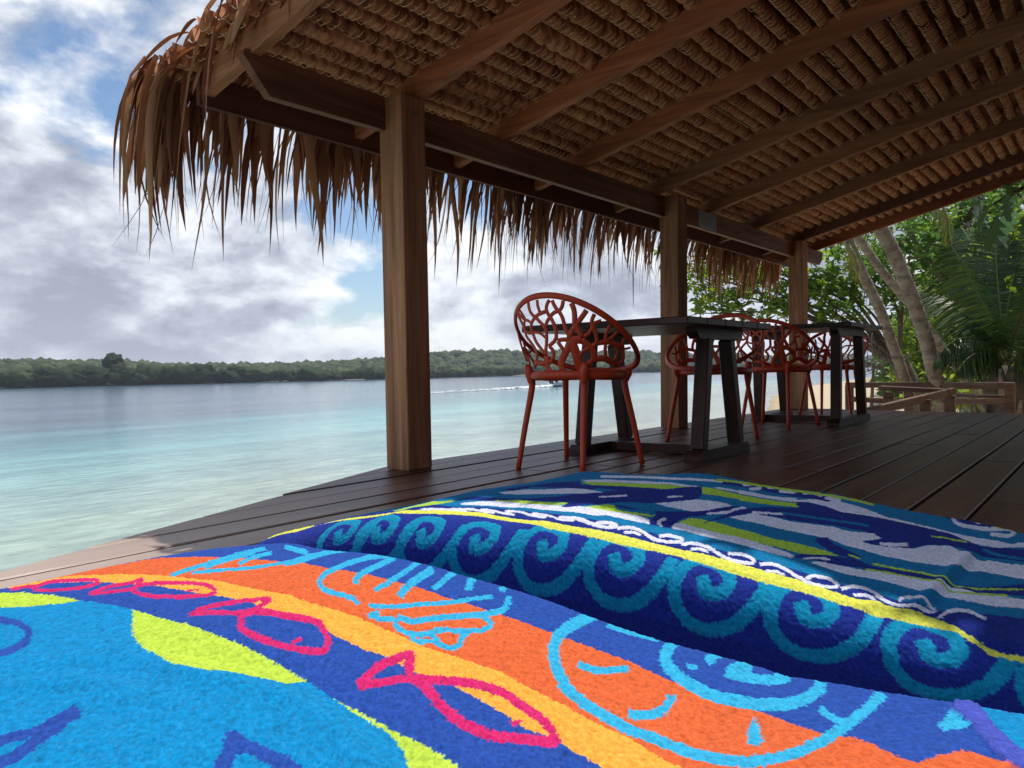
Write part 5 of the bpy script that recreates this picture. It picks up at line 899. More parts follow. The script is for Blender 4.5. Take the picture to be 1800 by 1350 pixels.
ART2 = [[12,0,[[0,0],[2000,0],[2000,2400],[0,2400]]],[11,0,[[377,2400],[377,1634],[332,1432],[306,1274],[330,1232],[335,1176],[317,1107],[292,1037],[297,991],[302,939],[300,893],[291,850],[283,791],[280,739],[282,690],[279,635],[280,588],[279,536],[290,504],[335,446],[331,390],[331,0],[0,0],[0,2400]]],[10,0,[[293,2400],[293,1636],[277,1522],[259,1361],[276,1290],[291,1202],[259,1090],[241,999],[250,933],[249,847],[248,774],[242,717],[242,659],[237,605],[251,558],[256,539],[241,502],[214,466],[214,0],[0,0],[0,2400]]],[8,0,[[219,2400],[219,1646],[243,1576],[235,1419],[242,1302],[263,1180],[223,1026],[218,915],[224,835],[218,768],[214,708],[216,652],[215,600],[219,551],[228,501],[206,466],[206,0],[0,0],[0,2400]]],[13,0,[[339,1290],[373,1266],[394,1235],[384,1183],[374,1118],[359,1075],[361,1050],[377,997],[376,953],[370,942],[344,928],[337,964],[335,996],[319,1009],[319,1055],[329,1088],[351,1159],[344,1229],[326,1279]]],[11,0,[[358,1318],[408,1311],[439,1191],[480,1099],[424,1066],[372,1061],[354,1096],[382,1090],[401,1121],[420,1224],[383,1274]]],[14,0,[[391,1265],[414,1219],[389,1099],[377,1089],[372,1116],[391,1218]]],[14,0,[[312,1430],[338,1402],[339,1336],[358,1318],[339,1309],[301,1334],[271,1366]]],[11,0,[[684,1288],[682,1259],[622,1222],[595,1174],[606,1112],[590,1034],[654,1004],[669,988],[604,959],[558,944],[514,961],[473,985],[440,1021],[381,1046],[354,1077],[355,1092],[396,1104],[470,1151],[492,1115],[533,1085],[554,1150],[569,1214]]],[11,0,[[538,1344],[606,1341],[671,1315],[675,1258],[606,1212],[579,1158],[524,1134],[572,1217],[600,1319],[514,1316]]],[13,0,[[482,1318],[552,1302],[560,1209],[544,1168],[500,1096],[477,1126],[487,1224],[468,1292]]],[14,0,[[361,1051],[397,1032],[406,1025],[381,1004],[384,992],[401,948],[386,950],[371,983],[360,1022]]],[13,0,[[473,985],[513,963],[549,940],[555,893],[545,880],[517,888],[487,897],[464,913],[467,955]]],[11,0,[[362,937],[406,949],[426,961],[409,979],[399,1000],[401,1018],[409,1027],[414,1000],[413,981],[429,958],[449,933],[464,913],[487,897],[517,888],[545,880],[553,863],[493,861],[456,884],[425,906],[395,907],[368,903],[347,894],[343,907],[344,928]]],[13,1,[[403,931],[390,923],[396,931],[382,923],[388,931],[374,923],[380,931],[370,923],[372,929],[365,921],[364,926],[364,921],[353,920],[365,922],[348,915],[365,921],[347,912],[362,918],[345,909],[361,915]]],[13,1,[[460,888],[472,893],[468,879],[482,885],[478,871],[493,878],[489,866],[503,872],[500,863],[513,870],[512,864],[524,871],[521,863],[534,870],[529,861],[544,868],[537,859],[553,865],[544,856],[562,863]]],[13,1,[[439,1071],[454,1080],[444,1065],[459,1074],[449,1059],[464,1067],[454,1052],[470,1062],[461,1048],[477,1056],[471,1044],[484,1052],[479,1040],[493,1048]]],[13,1,[[526,988],[540,994],[532,985],[544,991],[537,981],[550,988],[541,978],[555,985],[544,976],[558,982],[547,973],[560,979],[549,970],[563,977]]],[13,0,[[347,894],[376,905],[392,897],[366,826],[365,770],[358,728],[352,715],[333,712],[329,757],[333,812],[349,877]]],[14,0,[[389,903],[424,901],[429,889],[423,849],[411,815],[407,766],[425,727],[427,692],[418,674],[406,686],[372,714],[367,752],[364,796],[366,826],[389,896]]],[13,0,[[466,860],[492,845],[523,838],[532,810],[540,779],[560,749],[572,723],[564,701],[580,666],[565,646],[544,651],[529,670],[515,656],[526,621],[541,602],[588,589],[624,567],[608,545],[600,521],[614,488],[628,469],[629,441],[538,435],[548,463],[512,536],[501,540],[485,551],[466,588],[466,629],[481,658],[481,680],[500,712],[488,746],[470,788],[465,836]]],[13,0,[[341,692],[360,681],[367,667],[373,632],[379,610],[389,555],[400,545],[394,528],[402,485],[431,454],[431,428],[388,425],[383,449],[348,479],[339,512],[348,539],[336,555],[342,601],[331,649],[336,674]]],[11,0,[[339,714],[368,713],[399,692],[414,671],[420,648],[402,625],[411,597],[418,545],[414,531],[419,504],[522,461],[522,435],[466,430],[453,455],[390,501],[401,539],[380,591],[385,631],[367,667],[354,696]]],[11,0,[[488,725],[506,714],[479,700],[460,674],[438,648],[420,656],[421,673],[438,695],[464,720]]],[14,1,[[412,629],[421,631],[411,619],[420,620],[409,608],[419,610],[409,597],[418,598],[412,585],[420,586],[415,572],[425,573],[415,559],[425,561],[415,550],[423,550],[409,540],[418,540],[407,531],[415,531],[402,521],[413,523],[401,513],[409,513],[406,502],[415,504],[426,490],[437,491],[455,474],[466,476],[485,458],[494,458]]],[14,1,[[377,629],[386,631],[378,616],[388,618],[382,605],[390,606],[382,591],[390,592],[385,576],[392,577],[386,559],[395,561],[386,545],[396,547],[382,536],[389,536],[372,526],[382,528],[370,516],[378,517],[378,501],[388,502],[397,485],[408,487],[419,469],[430,471]]],[13,1,[[343,701],[354,704],[351,698],[361,701],[359,695],[370,698],[367,692],[378,695],[372,687],[384,690],[375,682],[389,685],[378,676],[391,679]]],[14,1,[[431,665],[440,667],[426,649],[436,651]]],[11,0,[[694,830],[711,815],[699,768],[710,719],[700,693],[718,660],[723,613],[708,564],[676,532],[717,477],[741,447],[648,442],[646,471],[618,521],[631,536],[628,567],[593,590],[538,606],[517,640],[522,670],[530,665],[558,649],[580,666],[581,725],[549,783],[537,811],[528,839],[493,847],[401,873],[496,863],[530,861],[589,843],[655,801],[678,824]]],[12,1,[[569,805],[586,810],[580,788],[596,792],[590,771],[605,775],[597,755],[611,758],[601,742],[616,745],[604,731],[620,735],[607,720],[622,723],[610,708],[624,711],[611,694],[626,697],[613,681],[629,684]]],[13,1,[[519,643],[540,648],[522,638],[540,641],[525,633],[543,637],[526,627],[548,632],[534,622],[552,626],[540,617],[559,621],[546,611],[567,616]]],[13,1,[[523,838],[540,844],[532,830],[548,835],[539,822],[555,827],[547,815],[563,820],[553,810],[569,815],[558,806],[575,812],[564,803],[582,809]]],[14,1,[[648,596],[660,597],[653,591],[665,592],[658,586],[670,588],[663,580],[675,581],[665,570],[678,572],[671,561],[684,562],[676,551],[687,551]]],[12,1,[[652,526],[671,528],[647,518],[666,520],[642,510],[660,512],[641,502],[658,502],[644,493],[660,493],[649,482],[666,484],[655,472],[672,474]]],[13,0,[[714,933],[717,889],[711,835],[748,813],[781,803],[778,779],[764,732],[739,702],[719,678],[723,637],[722,600],[722,555],[737,512],[734,496],[772,482],[860,455],[766,449],[733,479],[690,513],[682,538],[711,580],[707,633],[694,692],[681,740],[704,772],[717,809],[694,830],[664,914]]],[13,0,[[678,972],[697,963],[708,894],[742,836],[698,822],[677,883],[674,953]]],[14,0,[[670,987],[672,977],[658,923],[661,877],[686,818],[649,807],[617,861],[606,902],[599,956]]],[14,0,[[649,907],[654,866],[681,822],[655,801],[624,842],[596,887]]],[13,0,[[705,1270],[729,1224],[732,1138],[673,1028],[667,989],[651,1018],[687,1142],[670,1234]]],[14,0,[[670,1252],[673,1206],[677,1123],[651,1030],[654,1004],[595,1029],[606,1112],[608,1182]]],[13,1,[[755,1254],[793,1277],[766,1225],[807,1248],[780,1196],[821,1219],[780,1163],[822,1185],[768,1127],[811,1148],[747,1089],[791,1110],[731,1055],[770,1073],[734,1029],[765,1043],[749,1008],[779,1021],[761,989],[792,1002],[768,974],[802,986],[773,959],[803,970],[774,944],[808,956]]],[11,0,[[792,996],[812,971],[832,868],[811,777],[750,783],[755,829],[769,923],[757,949],[738,979]]],[13,1,[[770,948],[807,963],[789,946],[827,961],[807,944],[849,960],[815,940],[850,953],[810,934],[848,945],[796,926],[826,932],[808,929],[781,916],[799,930],[760,915],[787,934],[746,918],[771,936],[733,921]]],[13,1,[[805,912],[844,925],[815,904],[851,917],[824,897],[850,905],[827,888],[849,895],[819,876],[850,885],[808,864],[842,873],[827,868],[799,856],[826,872],[789,860],[820,882],[783,871],[815,893],[777,880]]],[13,1,[[796,842],[833,853],[803,837],[838,848],[810,832],[851,844],[812,826],[849,837],[807,820],[847,830],[798,813],[834,822],[790,806],[826,815]]],[13,1,[[771,794],[804,803],[775,768],[810,776]]],[11,0,[[851,619],[854,591],[854,550],[851,517],[852,512],[811,540],[807,573],[828,596]]],[13,1,[[853,600],[854,596],[841,597],[852,593],[818,592],[849,591],[799,586],[829,586],[789,580],[823,582],[784,573],[819,577],[782,566],[816,569],[783,556],[817,559],[784,543],[822,548],[793,534],[827,537],[806,525],[853,530],[825,517],[855,521],[837,510],[854,513],[840,507],[854,507],[831,504],[852,502],[833,504],[843,499],[834,504],[810,498],[823,506],[792,501],[807,507],[776,504],[800,513],[767,510],[794,522],[764,520],[790,531],[759,528]]],[13,1,[[858,573],[855,573],[856,566],[852,566],[852,559],[852,559],[853,556],[852,555],[854,558],[851,553],[854,559],[837,555],[852,561],[830,556]]],[14,0,[[852,547],[855,528],[851,513],[837,522],[852,536]]],[14,1,[[772,1004],[802,1016],[780,992],[812,1005],[792,983],[821,994],[802,967],[836,980],[814,944],[849,956],[821,914],[849,923],[819,879],[849,889],[815,843],[846,852],[807,806],[837,814],[810,777],[840,785],[811,755],[848,764],[810,737],[845,744],[807,719],[841,725]]],[13,1,[[273,1026],[292,1037],[276,1021],[295,1033],[278,1016],[296,1027],[279,1011],[298,1022],[278,1007],[296,1016],[277,1002],[294,1010],[273,996],[290,1004],[268,989],[286,997],[263,982],[282,991],[260,975],[279,985],[259,967],[277,977],[259,959],[277,969],[261,954],[279,964],[267,950],[285,961],[276,948],[292,959],[283,948],[296,958],[302,958],[286,953],[307,964],[289,956],[308,969],[289,960],[307,975],[288,964],[304,981],[285,970],[300,985],[282,974],[296,987],[278,975],[291,987],[274,976],[286,987],[269,976]]],[13,1,[[267,940],[285,951],[276,939],[294,949],[284,937],[301,947],[289,934],[307,944],[291,929],[310,939],[292,924],[310,933],[291,918],[310,926],[286,912],[304,918],[282,906],[297,910],[274,898],[292,904],[268,890],[286,896],[263,882],[282,889],[260,874],[279,882],[260,868],[278,876],[263,863],[280,871],[267,858],[284,866],[271,853],[288,861],[276,849],[294,858],[283,848],[298,857],[296,851],[295,855],[309,858],[294,855],[315,864],[297,858],[317,869],[300,863],[318,876],[300,868],[317,882],[300,874],[312,886],[295,877],[306,889],[289,880],[300,891],[282,882]]],[13,1,[[267,841],[283,849],[272,838],[289,847],[278,836],[295,845],[282,833],[300,841],[284,828],[301,835],[284,821],[301,827],[282,814],[298,819],[277,807],[294,811],[271,800],[286,803],[265,792],[279,796],[259,786],[273,789],[254,779],[267,782],[248,772],[262,775],[245,764],[260,768],[244,757],[259,762],[244,751],[259,755],[247,745],[261,750],[250,740],[263,745],[255,737],[268,743],[263,737],[271,743],[277,741],[271,743],[286,746],[272,744],[291,752],[276,748],[295,758],[279,754],[296,764],[280,760],[294,770],[278,765],[289,776],[274,770],[285,782],[269,776]]],[13,1,[[257,728],[271,733],[262,724],[278,730],[269,720],[284,725],[272,716],[289,720],[272,710],[288,714],[268,704],[284,707],[264,697],[279,700],[259,690],[273,693],[251,683],[266,686],[247,676],[260,678],[242,669],[255,671],[239,663],[253,665],[238,656],[251,659],[239,648],[254,652],[243,641],[257,644],[249,636],[262,640],[255,633],[267,638],[266,633],[271,638],[280,637],[269,638],[288,643],[273,641],[291,648],[278,646],[295,654],[279,651],[295,660],[278,656],[290,665],[275,661],[286,670],[271,665],[279,672],[265,667],[272,673],[259,667],[263,673],[251,668]]],[13,1,[[250,626],[262,630],[260,624],[273,629],[269,622],[284,627],[277,619],[292,624],[280,615],[295,618],[284,610],[297,611],[282,603],[296,605],[277,597],[291,599],[268,591],[282,591],[261,585],[276,586],[257,579],[269,580],[253,573],[266,575],[253,569],[266,570],[255,562],[267,564],[259,556],[271,558],[262,550],[274,551],[263,542],[276,543],[263,536],[277,537],[265,530],[278,532],[272,528],[279,531],[283,528],[278,531],[291,531],[282,532],[298,536],[286,536],[305,541],[292,540],[309,547],[297,547],[309,555],[296,553],[307,562],[292,559],[301,567],[288,564],[295,570],[284,566],[286,570],[280,566],[282,570],[274,566]]],[13,1,[[251,520],[259,523],[262,518],[269,521],[272,517],[282,520],[280,513],[292,517],[288,509],[301,512],[294,504],[307,506],[296,498],[308,498],[295,491],[307,491],[290,485],[302,485],[285,479],[297,479]]],[13,1,[[259,923],[274,933],[265,921],[279,929],[269,918],[284,926],[272,915],[288,923],[272,912],[287,918],[269,908],[284,914],[268,904],[282,909]]],[13,1,[[251,821],[265,827],[256,818],[270,825],[261,815],[276,822],[263,812],[277,818],[262,808],[276,813],[259,803],[272,807],[255,798],[268,803]]],[13,1,[[235,714],[245,718],[239,711],[250,715],[243,708],[255,712],[245,704],[257,708],[245,701],[257,704],[243,697],[255,700],[242,693],[254,696]]],[13,1,[[243,611],[254,614],[248,607],[259,610],[253,603],[265,607],[256,600],[268,602],[256,597],[268,599],[253,592],[265,594],[250,589],[260,589]]],[13,1,[[265,1314],[279,1328],[267,1307],[283,1322],[269,1300],[285,1314],[273,1293],[288,1306],[274,1283],[290,1297],[276,1273],[290,1285],[277,1262],[291,1274],[278,1251],[292,1263],[279,1239],[294,1252],[280,1228],[296,1241]]],[13,1,[[278,1263],[295,1277],[285,1254],[300,1266],[291,1245],[306,1257],[295,1235],[310,1247],[295,1224],[312,1236],[294,1213],[308,1224],[291,1202],[306,1213],[291,1194],[308,1206],[291,1186],[308,1198],[292,1180],[309,1192]]],[13,1,[[301,1215],[318,1228],[303,1209],[319,1221],[304,1202],[320,1214],[305,1195],[320,1206],[302,1186],[318,1197],[298,1177],[315,1188],[295,1167],[310,1178],[292,1157],[308,1168],[290,1146],[306,1157],[288,1136],[304,1148]]],[13,1,[[309,1172],[326,1184],[310,1162],[328,1174],[312,1152],[329,1164],[310,1142],[326,1152],[303,1129],[320,1139],[294,1116],[310,1126],[285,1102],[303,1113],[280,1090],[297,1101],[273,1075],[290,1086],[268,1063],[284,1073]]],[13,1,[[301,1112],[318,1124],[296,1099],[313,1110],[291,1086],[309,1097],[285,1072],[302,1083],[276,1058],[292,1067],[267,1045],[279,1052],[263,1034],[276,1041],[262,1026],[276,1034],[265,1019],[277,1026],[266,1011],[279,1019]]],[13,1,[[277,1046],[292,1055],[278,1035],[290,1042],[278,1023],[290,1030],[277,1013],[289,1020],[273,1004],[285,1010],[268,994],[280,1000],[265,986],[277,992],[262,980],[274,986],[262,975],[274,981],[262,970],[274,977]]]]
SWIRL = [[5,8],[-1,4],[-7,3],[-12,0],[-13,-5],[-12,-11],[-10,-16],[-7,-21],[-2,-24],[4,-27],[10,-27],[17,-24],[23,-21],[27,-14],[31,-5],[32,3],[33,11],[32,20],[29,27],[23,31],[16,35],[8,38],[1,39],[-7,41],[-16,41],[-24,39],[-33,38],[-41,34],[-47,28],[-53,22],[-57,15],[-59,6],[-59,-3],[-57,-13],[-54,-22],[-49,-32],[-43,-41],[-35,-48],[-27,-56],[-18,-61],[-10,-65],[-1,-68],[6,-70],[12,-71],[17,-71],[22,-72]]


def fill(idx, S_, B_, poly, col, only=None):
    pl_ = np.array(poly, float); lo = pl_.min(0) - 4; hi = pl_.max(0) + 4
    db = B_['b']; ds = B_['s']
    j0, j1 = np.searchsorted(ds, lo[0]), np.searchsorted(ds, hi[0]); i0, i1 = np.searchsorted(db, lo[1]), np.searchsorted(db, hi[1])
    if j1 <= j0 or i1 <= i0: return
    X = S_[0][i0:i1, j0:j1]; Y = S_[1][i0:i1, j0:j1]; ins = np.zeros(X.shape, bool)
    n_ = len(pl_)
    for k in range(n_):
        xa, ya = pl_[k]; xb, yb = pl_[(k + 1) % n_]
        if ya == yb: continue
        c_ = ((ya > Y) != (yb > Y)) & (X < (xb - xa) * (Y - ya) / (yb - ya) + xa); ins ^= c_
    if only is not None: ins &= idx[i0:i1, j0:j1] == only
    idx[i0:i1, j0:j1][ins] = col


def towel_mesh(T, art, swirls, creases, step, seed, bstart):
    Lg = t_prof(np.array([0.]), T['W'], T['H'], T['r'], T['crown'])[2]
    ns = int(Lg / step); b1 = T['yend'] - T['y0'] + T['re'] * .75 - .02; nb_ = int((b1 - bstart) / step)
    s = np.linspace(0, Lg, ns); bb = np.linspace(bstart, b1, nb_)
    A, B = np.meshgrid(s / Lg, bb); P_ = t_surf(T, A.ravel(), B.ravel()).reshape(nb_, ns, 3)
    r = np.random.default_rng(seed)
    jit = lambda: r.normal(0, .75, (nb_, ns))
    S_ = (np.broadcast_to(s * 1000, (nb_, ns)) + jit(), np.broadcast_to((bb * 1000)[:, None], (nb_, ns)) + jit()); Bx = dict(s=s * 1000, b=bb * 1000)
    idx = np.zeros((nb_, ns), np.int8)
    def run(items):
        for col, kind, pts in items:
            if kind == 0: fill(idx, S_, Bx, pts, col)
            else:
                for k in range(0, len(pts) - 3, 2): fill(idx, S_, Bx, [pts[k], pts[k + 2], pts[k + 3], pts[k + 1]], col)
    run(art)
    sw_ = np.zeros((nb_, ns), np.int8)
    for (cs_, cb_) in swirls:
        pts = [(cs_ + a_, cb_ + b_) for a_, b_ in SWIRL]
        for k in range(len(pts) - 1):
            a_ = np.array(pts[k], float); b_ = np.array(pts[k + 1], float); d = b_ - a_; ln = np.hypot(*d) + 1e-9; nn = np.array([-d[1], d[0]]) / ln * 8.8; e = d / ln * 3
            fill(sw_, S_, Bx, [a_ - e + nn, b_ + e + nn, b_ + e - nn, a_ - e - nn], 1)
    idx[(sw_ == 1) & (idx == 8)] = 9
    # pile height: loops, soft relief where the colours change
    dPs = np.gradient(P_, axis=1); dPb = np.gradient(P_, axis=0); nrm_ = np.cross(dPs, dPb); nrm_ /= np.linalg.norm(nrm_, axis=2, keepdims=True) + 1e-12
    if nrm_[nb_ // 2, ns // 2, 2] < 0: nrm_ = -nrm_
    h = r.normal(0, 1, (nb_, ns)); hs = (h + np.roll(h, 1, 0) + np.roll(h, 1, 1) + np.roll(h, (1, 1), (0, 1))) / 2
    pile = .00024 * hs + .00014 * h
    edge = (idx != np.roll(idx, 2, 0)) | (idx != np.roll(idx, 2, 1)); pile = pile - edge * .0006
    SS, BB = np.broadcast_to(s * 1000, (nb_, ns)), np.broadcast_to((bb * 1000)[:, None], (nb_, ns))
    for amp, sig, cr in creases:                       # folds: a ridge with a dip beside it
        c_ = spline(cr, 4); dm = np.full((nb_, ns), 1e6); sgn = np.ones((nb_, ns)); tt_ = np.zeros((nb_, ns))
        for k in range(len(c_) - 1):
            a_ = c_[k]; d_ = c_[k + 1] - a_; q_ = np.clip(((SS - a_[0]) * d_[0] + (BB - a_[1]) * d_[1]) / (d_ @ d_ + 1e-9), 0, 1)
            dx_, dy_ = SS - a_[0] - q_ * d_[0], BB - a_[1] - q_ * d_[1]; ds_ = np.hypot(dx_, dy_); m_ = ds_ < dm
            dm[m_] = ds_[m_]; sgn[m_] = np.sign(d_[0] * dy_ - d_[1] * dx_)[m_]; tt_[m_] = ((k + q_) / (len(c_) - 1))[m_]
        sd = dm * sgn; env = np.clip(np.minimum(tt_, 1 - tt_) * 5, 0, 1); env = np.where((tt_ <= 0) | (tt_ >= 1), env * 0, env)
        pile = pile + env * amp / 1000. * (np.exp(-(sd / sig) ** 2) - .8 * np.exp(-((sd - 1.9 * sig) / (1.2 * sig)) ** 2))
    pile = pile + (idx == 7) * .003
    P_ = P_ + nrm_ * pile[..., None]; P_[..., 2] = np.maximum(P_[..., 2], .002)
    me = np_mesh('beach_towel', P_.reshape(-1, 3), grid_quads(nb_, ns), None, True)
    base = PAL[idx]; v = (1 + r.normal(0, .09, (nb_, ns)) + .09 * hs)[..., None]
    c = np.clip(base * v + .012 * r.normal(0, 1, (nb_, ns, 1)) * base.max(2, keepdims=True), 0, 1)
    col = me.color_attributes.new('weave', 'FLOAT_COLOR', 'POINT'); col.data.foreach_set('color', np.concatenate([c, np.ones((nb_, ns, 1))], 2).astype(np.float32).ravel())
    return me


m, t, b, o = new_mat('terry cloth')
a = N(t, 'ShaderNodeVertexColor', layer_name='weave'); t.links.new(a.outputs[0], b.inputs['Base Color'])
b.inputs['Roughness'].default_value = .95; b.inputs['Specular IOR Level'].default_value = .12; b.inputs['Sheen Weight'].default_value = .05; b.inputs['Sheen Roughness'].default_value = .4
tc = t.nodes.new('ShaderNodeTexCoord'); vo = N(t, 'ShaderNodeTexVoronoi'); t.links.new(tc.outputs['Object'], vo.inputs['Vector']); vo.inputs['Scale'].default_value = 760.
bp = N(t, 'ShaderNodeBump', invert=True); bp.inputs['Strength'].default_value = .6; bp.inputs['Distance'].default_value = .0009; t.links.new(vo.outputs['Distance'], bp.inputs['Height']); t.links.new(bp.outputs[0], b.inputs['Normal'])
MT['terry'] = m
for nm, T, art, sw, cr, seed, lb in (('beach_towel', TW1, ART1, [], CREASE1, 1, 'orange, blue and turquoise towel with pink fish outlines, nearest in the sun'), ('beach_towel', TW2, ART2, SWC, CREASE, 2, 'blue towel with swirl border, yellow stripe and navy dolphins, behind the orange one')):
    me = towel_mesh(T, art, sw, cr, .0019, seed, .16); me.materials.append(m)
    c_ = (T['xc'], .4, 0.); me.transform(Matrix.Translation((-c_[0], -c_[1], 0)))
    tag(link(nm, me, None, c_), lb, 'towel', 'beach towels spread over the loungers')

# ------------------------------------------------------------------ trees and palms beyond the deck
vr = np.random.default_rng(21)
ML = {}
ML['almond'] = leafy('almond leaves', [(0., (.04, .075, .016)), (.5, (.09, .16, .028)), (.8, (.17, .235, .04)), (1., (.32, .28, .05))], .55)
ML['shade'] = leafy('deep green leaves', [(0., (.026, .06, .018)), (.6, (.07, .13, .03)), (1., (.17, .24, .05))], .5)
ML['sunny'] = leafy('yellow green leaves', [(0., (.05, .09, .016)), (.5, (.12, .18, .03)), (1., (.24, .26, .045))], .5)
ML['glossy'] = leafy('glossy lobed leaves', [(0., (.05, .11, .05)), (1., (.11, .20, .10))], .3, .28, .7)
ML['palm'] = leafy('palm green', [(0., (.014, .036, .010)), (.6, (.035, .075, .016)), (1., (.08, .12, .025))], .18, .4, .5)
ML['palmy'] = leafy('yellowing palm', [(0., (.12, .13, .02)), (1., (.30, .26, .05))], .4, .45, .4)
ML['rib'] = plain('palm rib', (.13, .15, .035), .5)


def bark(name, dark, light, ringsc):
    m, t, b, o = new_mat(name)
    tc = t.nodes.new('ShaderNodeTexCoord')
    n = N(t, 'ShaderNodeTexNoise'); t.links.new(tc.outputs['Object'], n.inputs['Vector']); n.inputs['Scale'].default_value = 9.; n.inputs['Detail'].default_value = 7; n.inputs['Roughness'].default_value = .7
    mp = t.nodes.new('ShaderNodeMapping'); mp.inputs['Scale'].default_value = (1.5, 1.5, ringsc); t.links.new(tc.outputs['Object'], mp.inputs[0])
    n2 = N(t, 'ShaderNodeTexNoise'); t.links.new(mp.outputs[0], n2.inputs['Vector']); n2.inputs['Scale'].default_value = 1.; n2.inputs['Detail'].default_value = 5; n2.inputs['Distortion'].default_value = .4
    f = math_(t, 'ADD', math_(t, 'MULTIPLY', n.outputs[0], .6), math_(t, 'MULTIPLY', n2.outputs[0], .4))
    r = ramp(t, [(.34, dark), (.5, tuple((a + c) / 2 for a, c in zip(dark, light))), (.66, light)]); t.links.new(f, r.inputs[0]); t.links.new(r.outputs[0], b.inputs['Base Color'])
    b.inputs['Roughness'].default_value = .9; b.inputs['Specular IOR Level'].default_value = .15
    bp = N(t, 'ShaderNodeBump'); bp.inputs['Strength'].default_value = .9; bp.inputs['Distance'].default_value = .02; t.links.new(f, bp.inputs['Height']); t.links.new(bp.outputs[0], b.inputs['Normal'])
    return m


ML['coco'] = bark('coconut bark', (.10, .075, .058), (.50, .42, .34), 11.)
ML['bark'] = bark('grey bark', (.07, .055, .042), (.24, .20, .16), 4.)


def leaf_mesh(name, C_, Dr, Ln, Wd, tone, m, fold=.25):
    """C_ leaf bases, Dr directions, Ln lengths, Wd widths"""
    n = len(C_); Dr = Dr / np.linalg.norm(Dr, axis=1, keepdims=True)
    rv = vr.normal(size=(n, 3)) * .5 + [0, 0, 1.]
    S = np.cross(Dr, rv); S /= np.linalg.norm(S, axis=1, keepdims=True) + 1e-9; Nn = np.cross(S, Dr)
    Ln = np.asarray(Ln).reshape(-1, 1) * np.ones((n, 1)); Wd = np.asarray(Wd).reshape(-1, 1) * np.ones((n, 1))
    mid = C_ + Dr * Ln * .58 - Nn * Ln * .0
    V = np.stack([C_, mid + S * Wd / 2 + Nn * Wd * fold, C_ + Dr * Ln - [0, 0, .0] - Nn * Ln * .12, mid - S * Wd / 2 + Nn * Wd * fold, mid], 1).reshape(-1, 3)
    i = np.arange(n)[:, None] * 5
    Q = np.concatenate([i + [0, 1, 2, 4], i + [0, 4, 2, 3]], 1).reshape(-1, 4)
    me = np_mesh(name, V, Q, m)
    a_ = me.attributes.new('tone', 'FLOAT', 'FACE'); a_.data.foreach_set('value', np.repeat(np.clip(tone, 0, 1), 2).astype(np.float32))
    return me


def rosettes(cent, k, size, up=.35, hang=0.):
    """k leaves round each twig end"""
    n = len(cent); c = np.repeat(cent, k, 0)
    d = vr.normal(size=(n * k, 3)); d[:, 2] = d[:, 2] * .55 + up - hang
    tn = np.repeat(vr.uniform(0, 1, n), k) * .6 + vr.uniform(0, .4, n * k)
    return c + vr.normal(0, size * .15, (n * k, 3)), d, size * vr.uniform(.6, 1.15, n * k), tn


def tree(name, label, base, clumps, leaf, m, trunk_r, trunk_m, k=7, ratio=.5, group=None, fork=.45, hang=0., branch_r=.05):
    """clumps: (centre, radius, twigs); trunk from base, a limb into every clump"""
    root = tag(empty(name, tuple(base)), label, 'tree', group); base = np.array(base, float)
    cen = []
    for (c, rad, n) in clumps:
        rad = np.array(rad if hasattr(rad, '__len__') else (rad, rad, rad * .8)); d = vr.normal(size=(n, 3)); d /= np.linalg.norm(d, axis=1, keepdims=True); q = vr.uniform(.25, 1, (n, 1)) ** .6
        cen.append(np.array(c) + d * q * rad)
    cen = np.vstack(cen); C_, D_, L_, tn = rosettes(cen, k, leaf, hang=hang)
    link('crown', leaf_mesh('crown', C_ - base, D_, L_, L_ * ratio, tn, m), root)
    top = np.mean([c for c, _, _ in clumps], 0); fk = base + (top - base) * fork; fk[:2] = base[:2] + (fk[:2] - base[:2]) * .55
    tk = MB().tube(spline([base - base + [0, 0, -.4], (fk - base) * .5 + [.08, .05, 0], fk - base], 4), list(np.linspace(trunk_r, trunk_r * .72, 9)), 10)
    link('trunk', tk.mesh('trunk', trunk_m, True), root)
    for (c, rad, n) in clumps:
        c = np.array(c) - base; f_ = fk - base; mid_ = (f_ + c) / 2 + np.array([0, 0, .25]) + vr.normal(0, .15, 3)
        lb = MB().tube(spline([f_ - [0, 0, .1], mid_, c], 4), list(np.linspace(branch_r * 1.5, branch_r * .35, 9)), 6)
        for q in range(4):
            e = c + vr.normal(0, 1, 3) * np.mean(rad) * .6; lb.tube([c * .6 + mid_ * .4, (c + e) / 2, e], [branch_r * .45, branch_r * .3, .008], 5)
        link('limb', lb.mesh('limb', trunk_m, True), root)
    return root


def clump(px, py, D, rad, n): return (at(px, py, D), rad, n)


def base_at(px, D):
    p = at(px, 660, D); return (p[0], p[1], ground_z(p[0], p[1]))


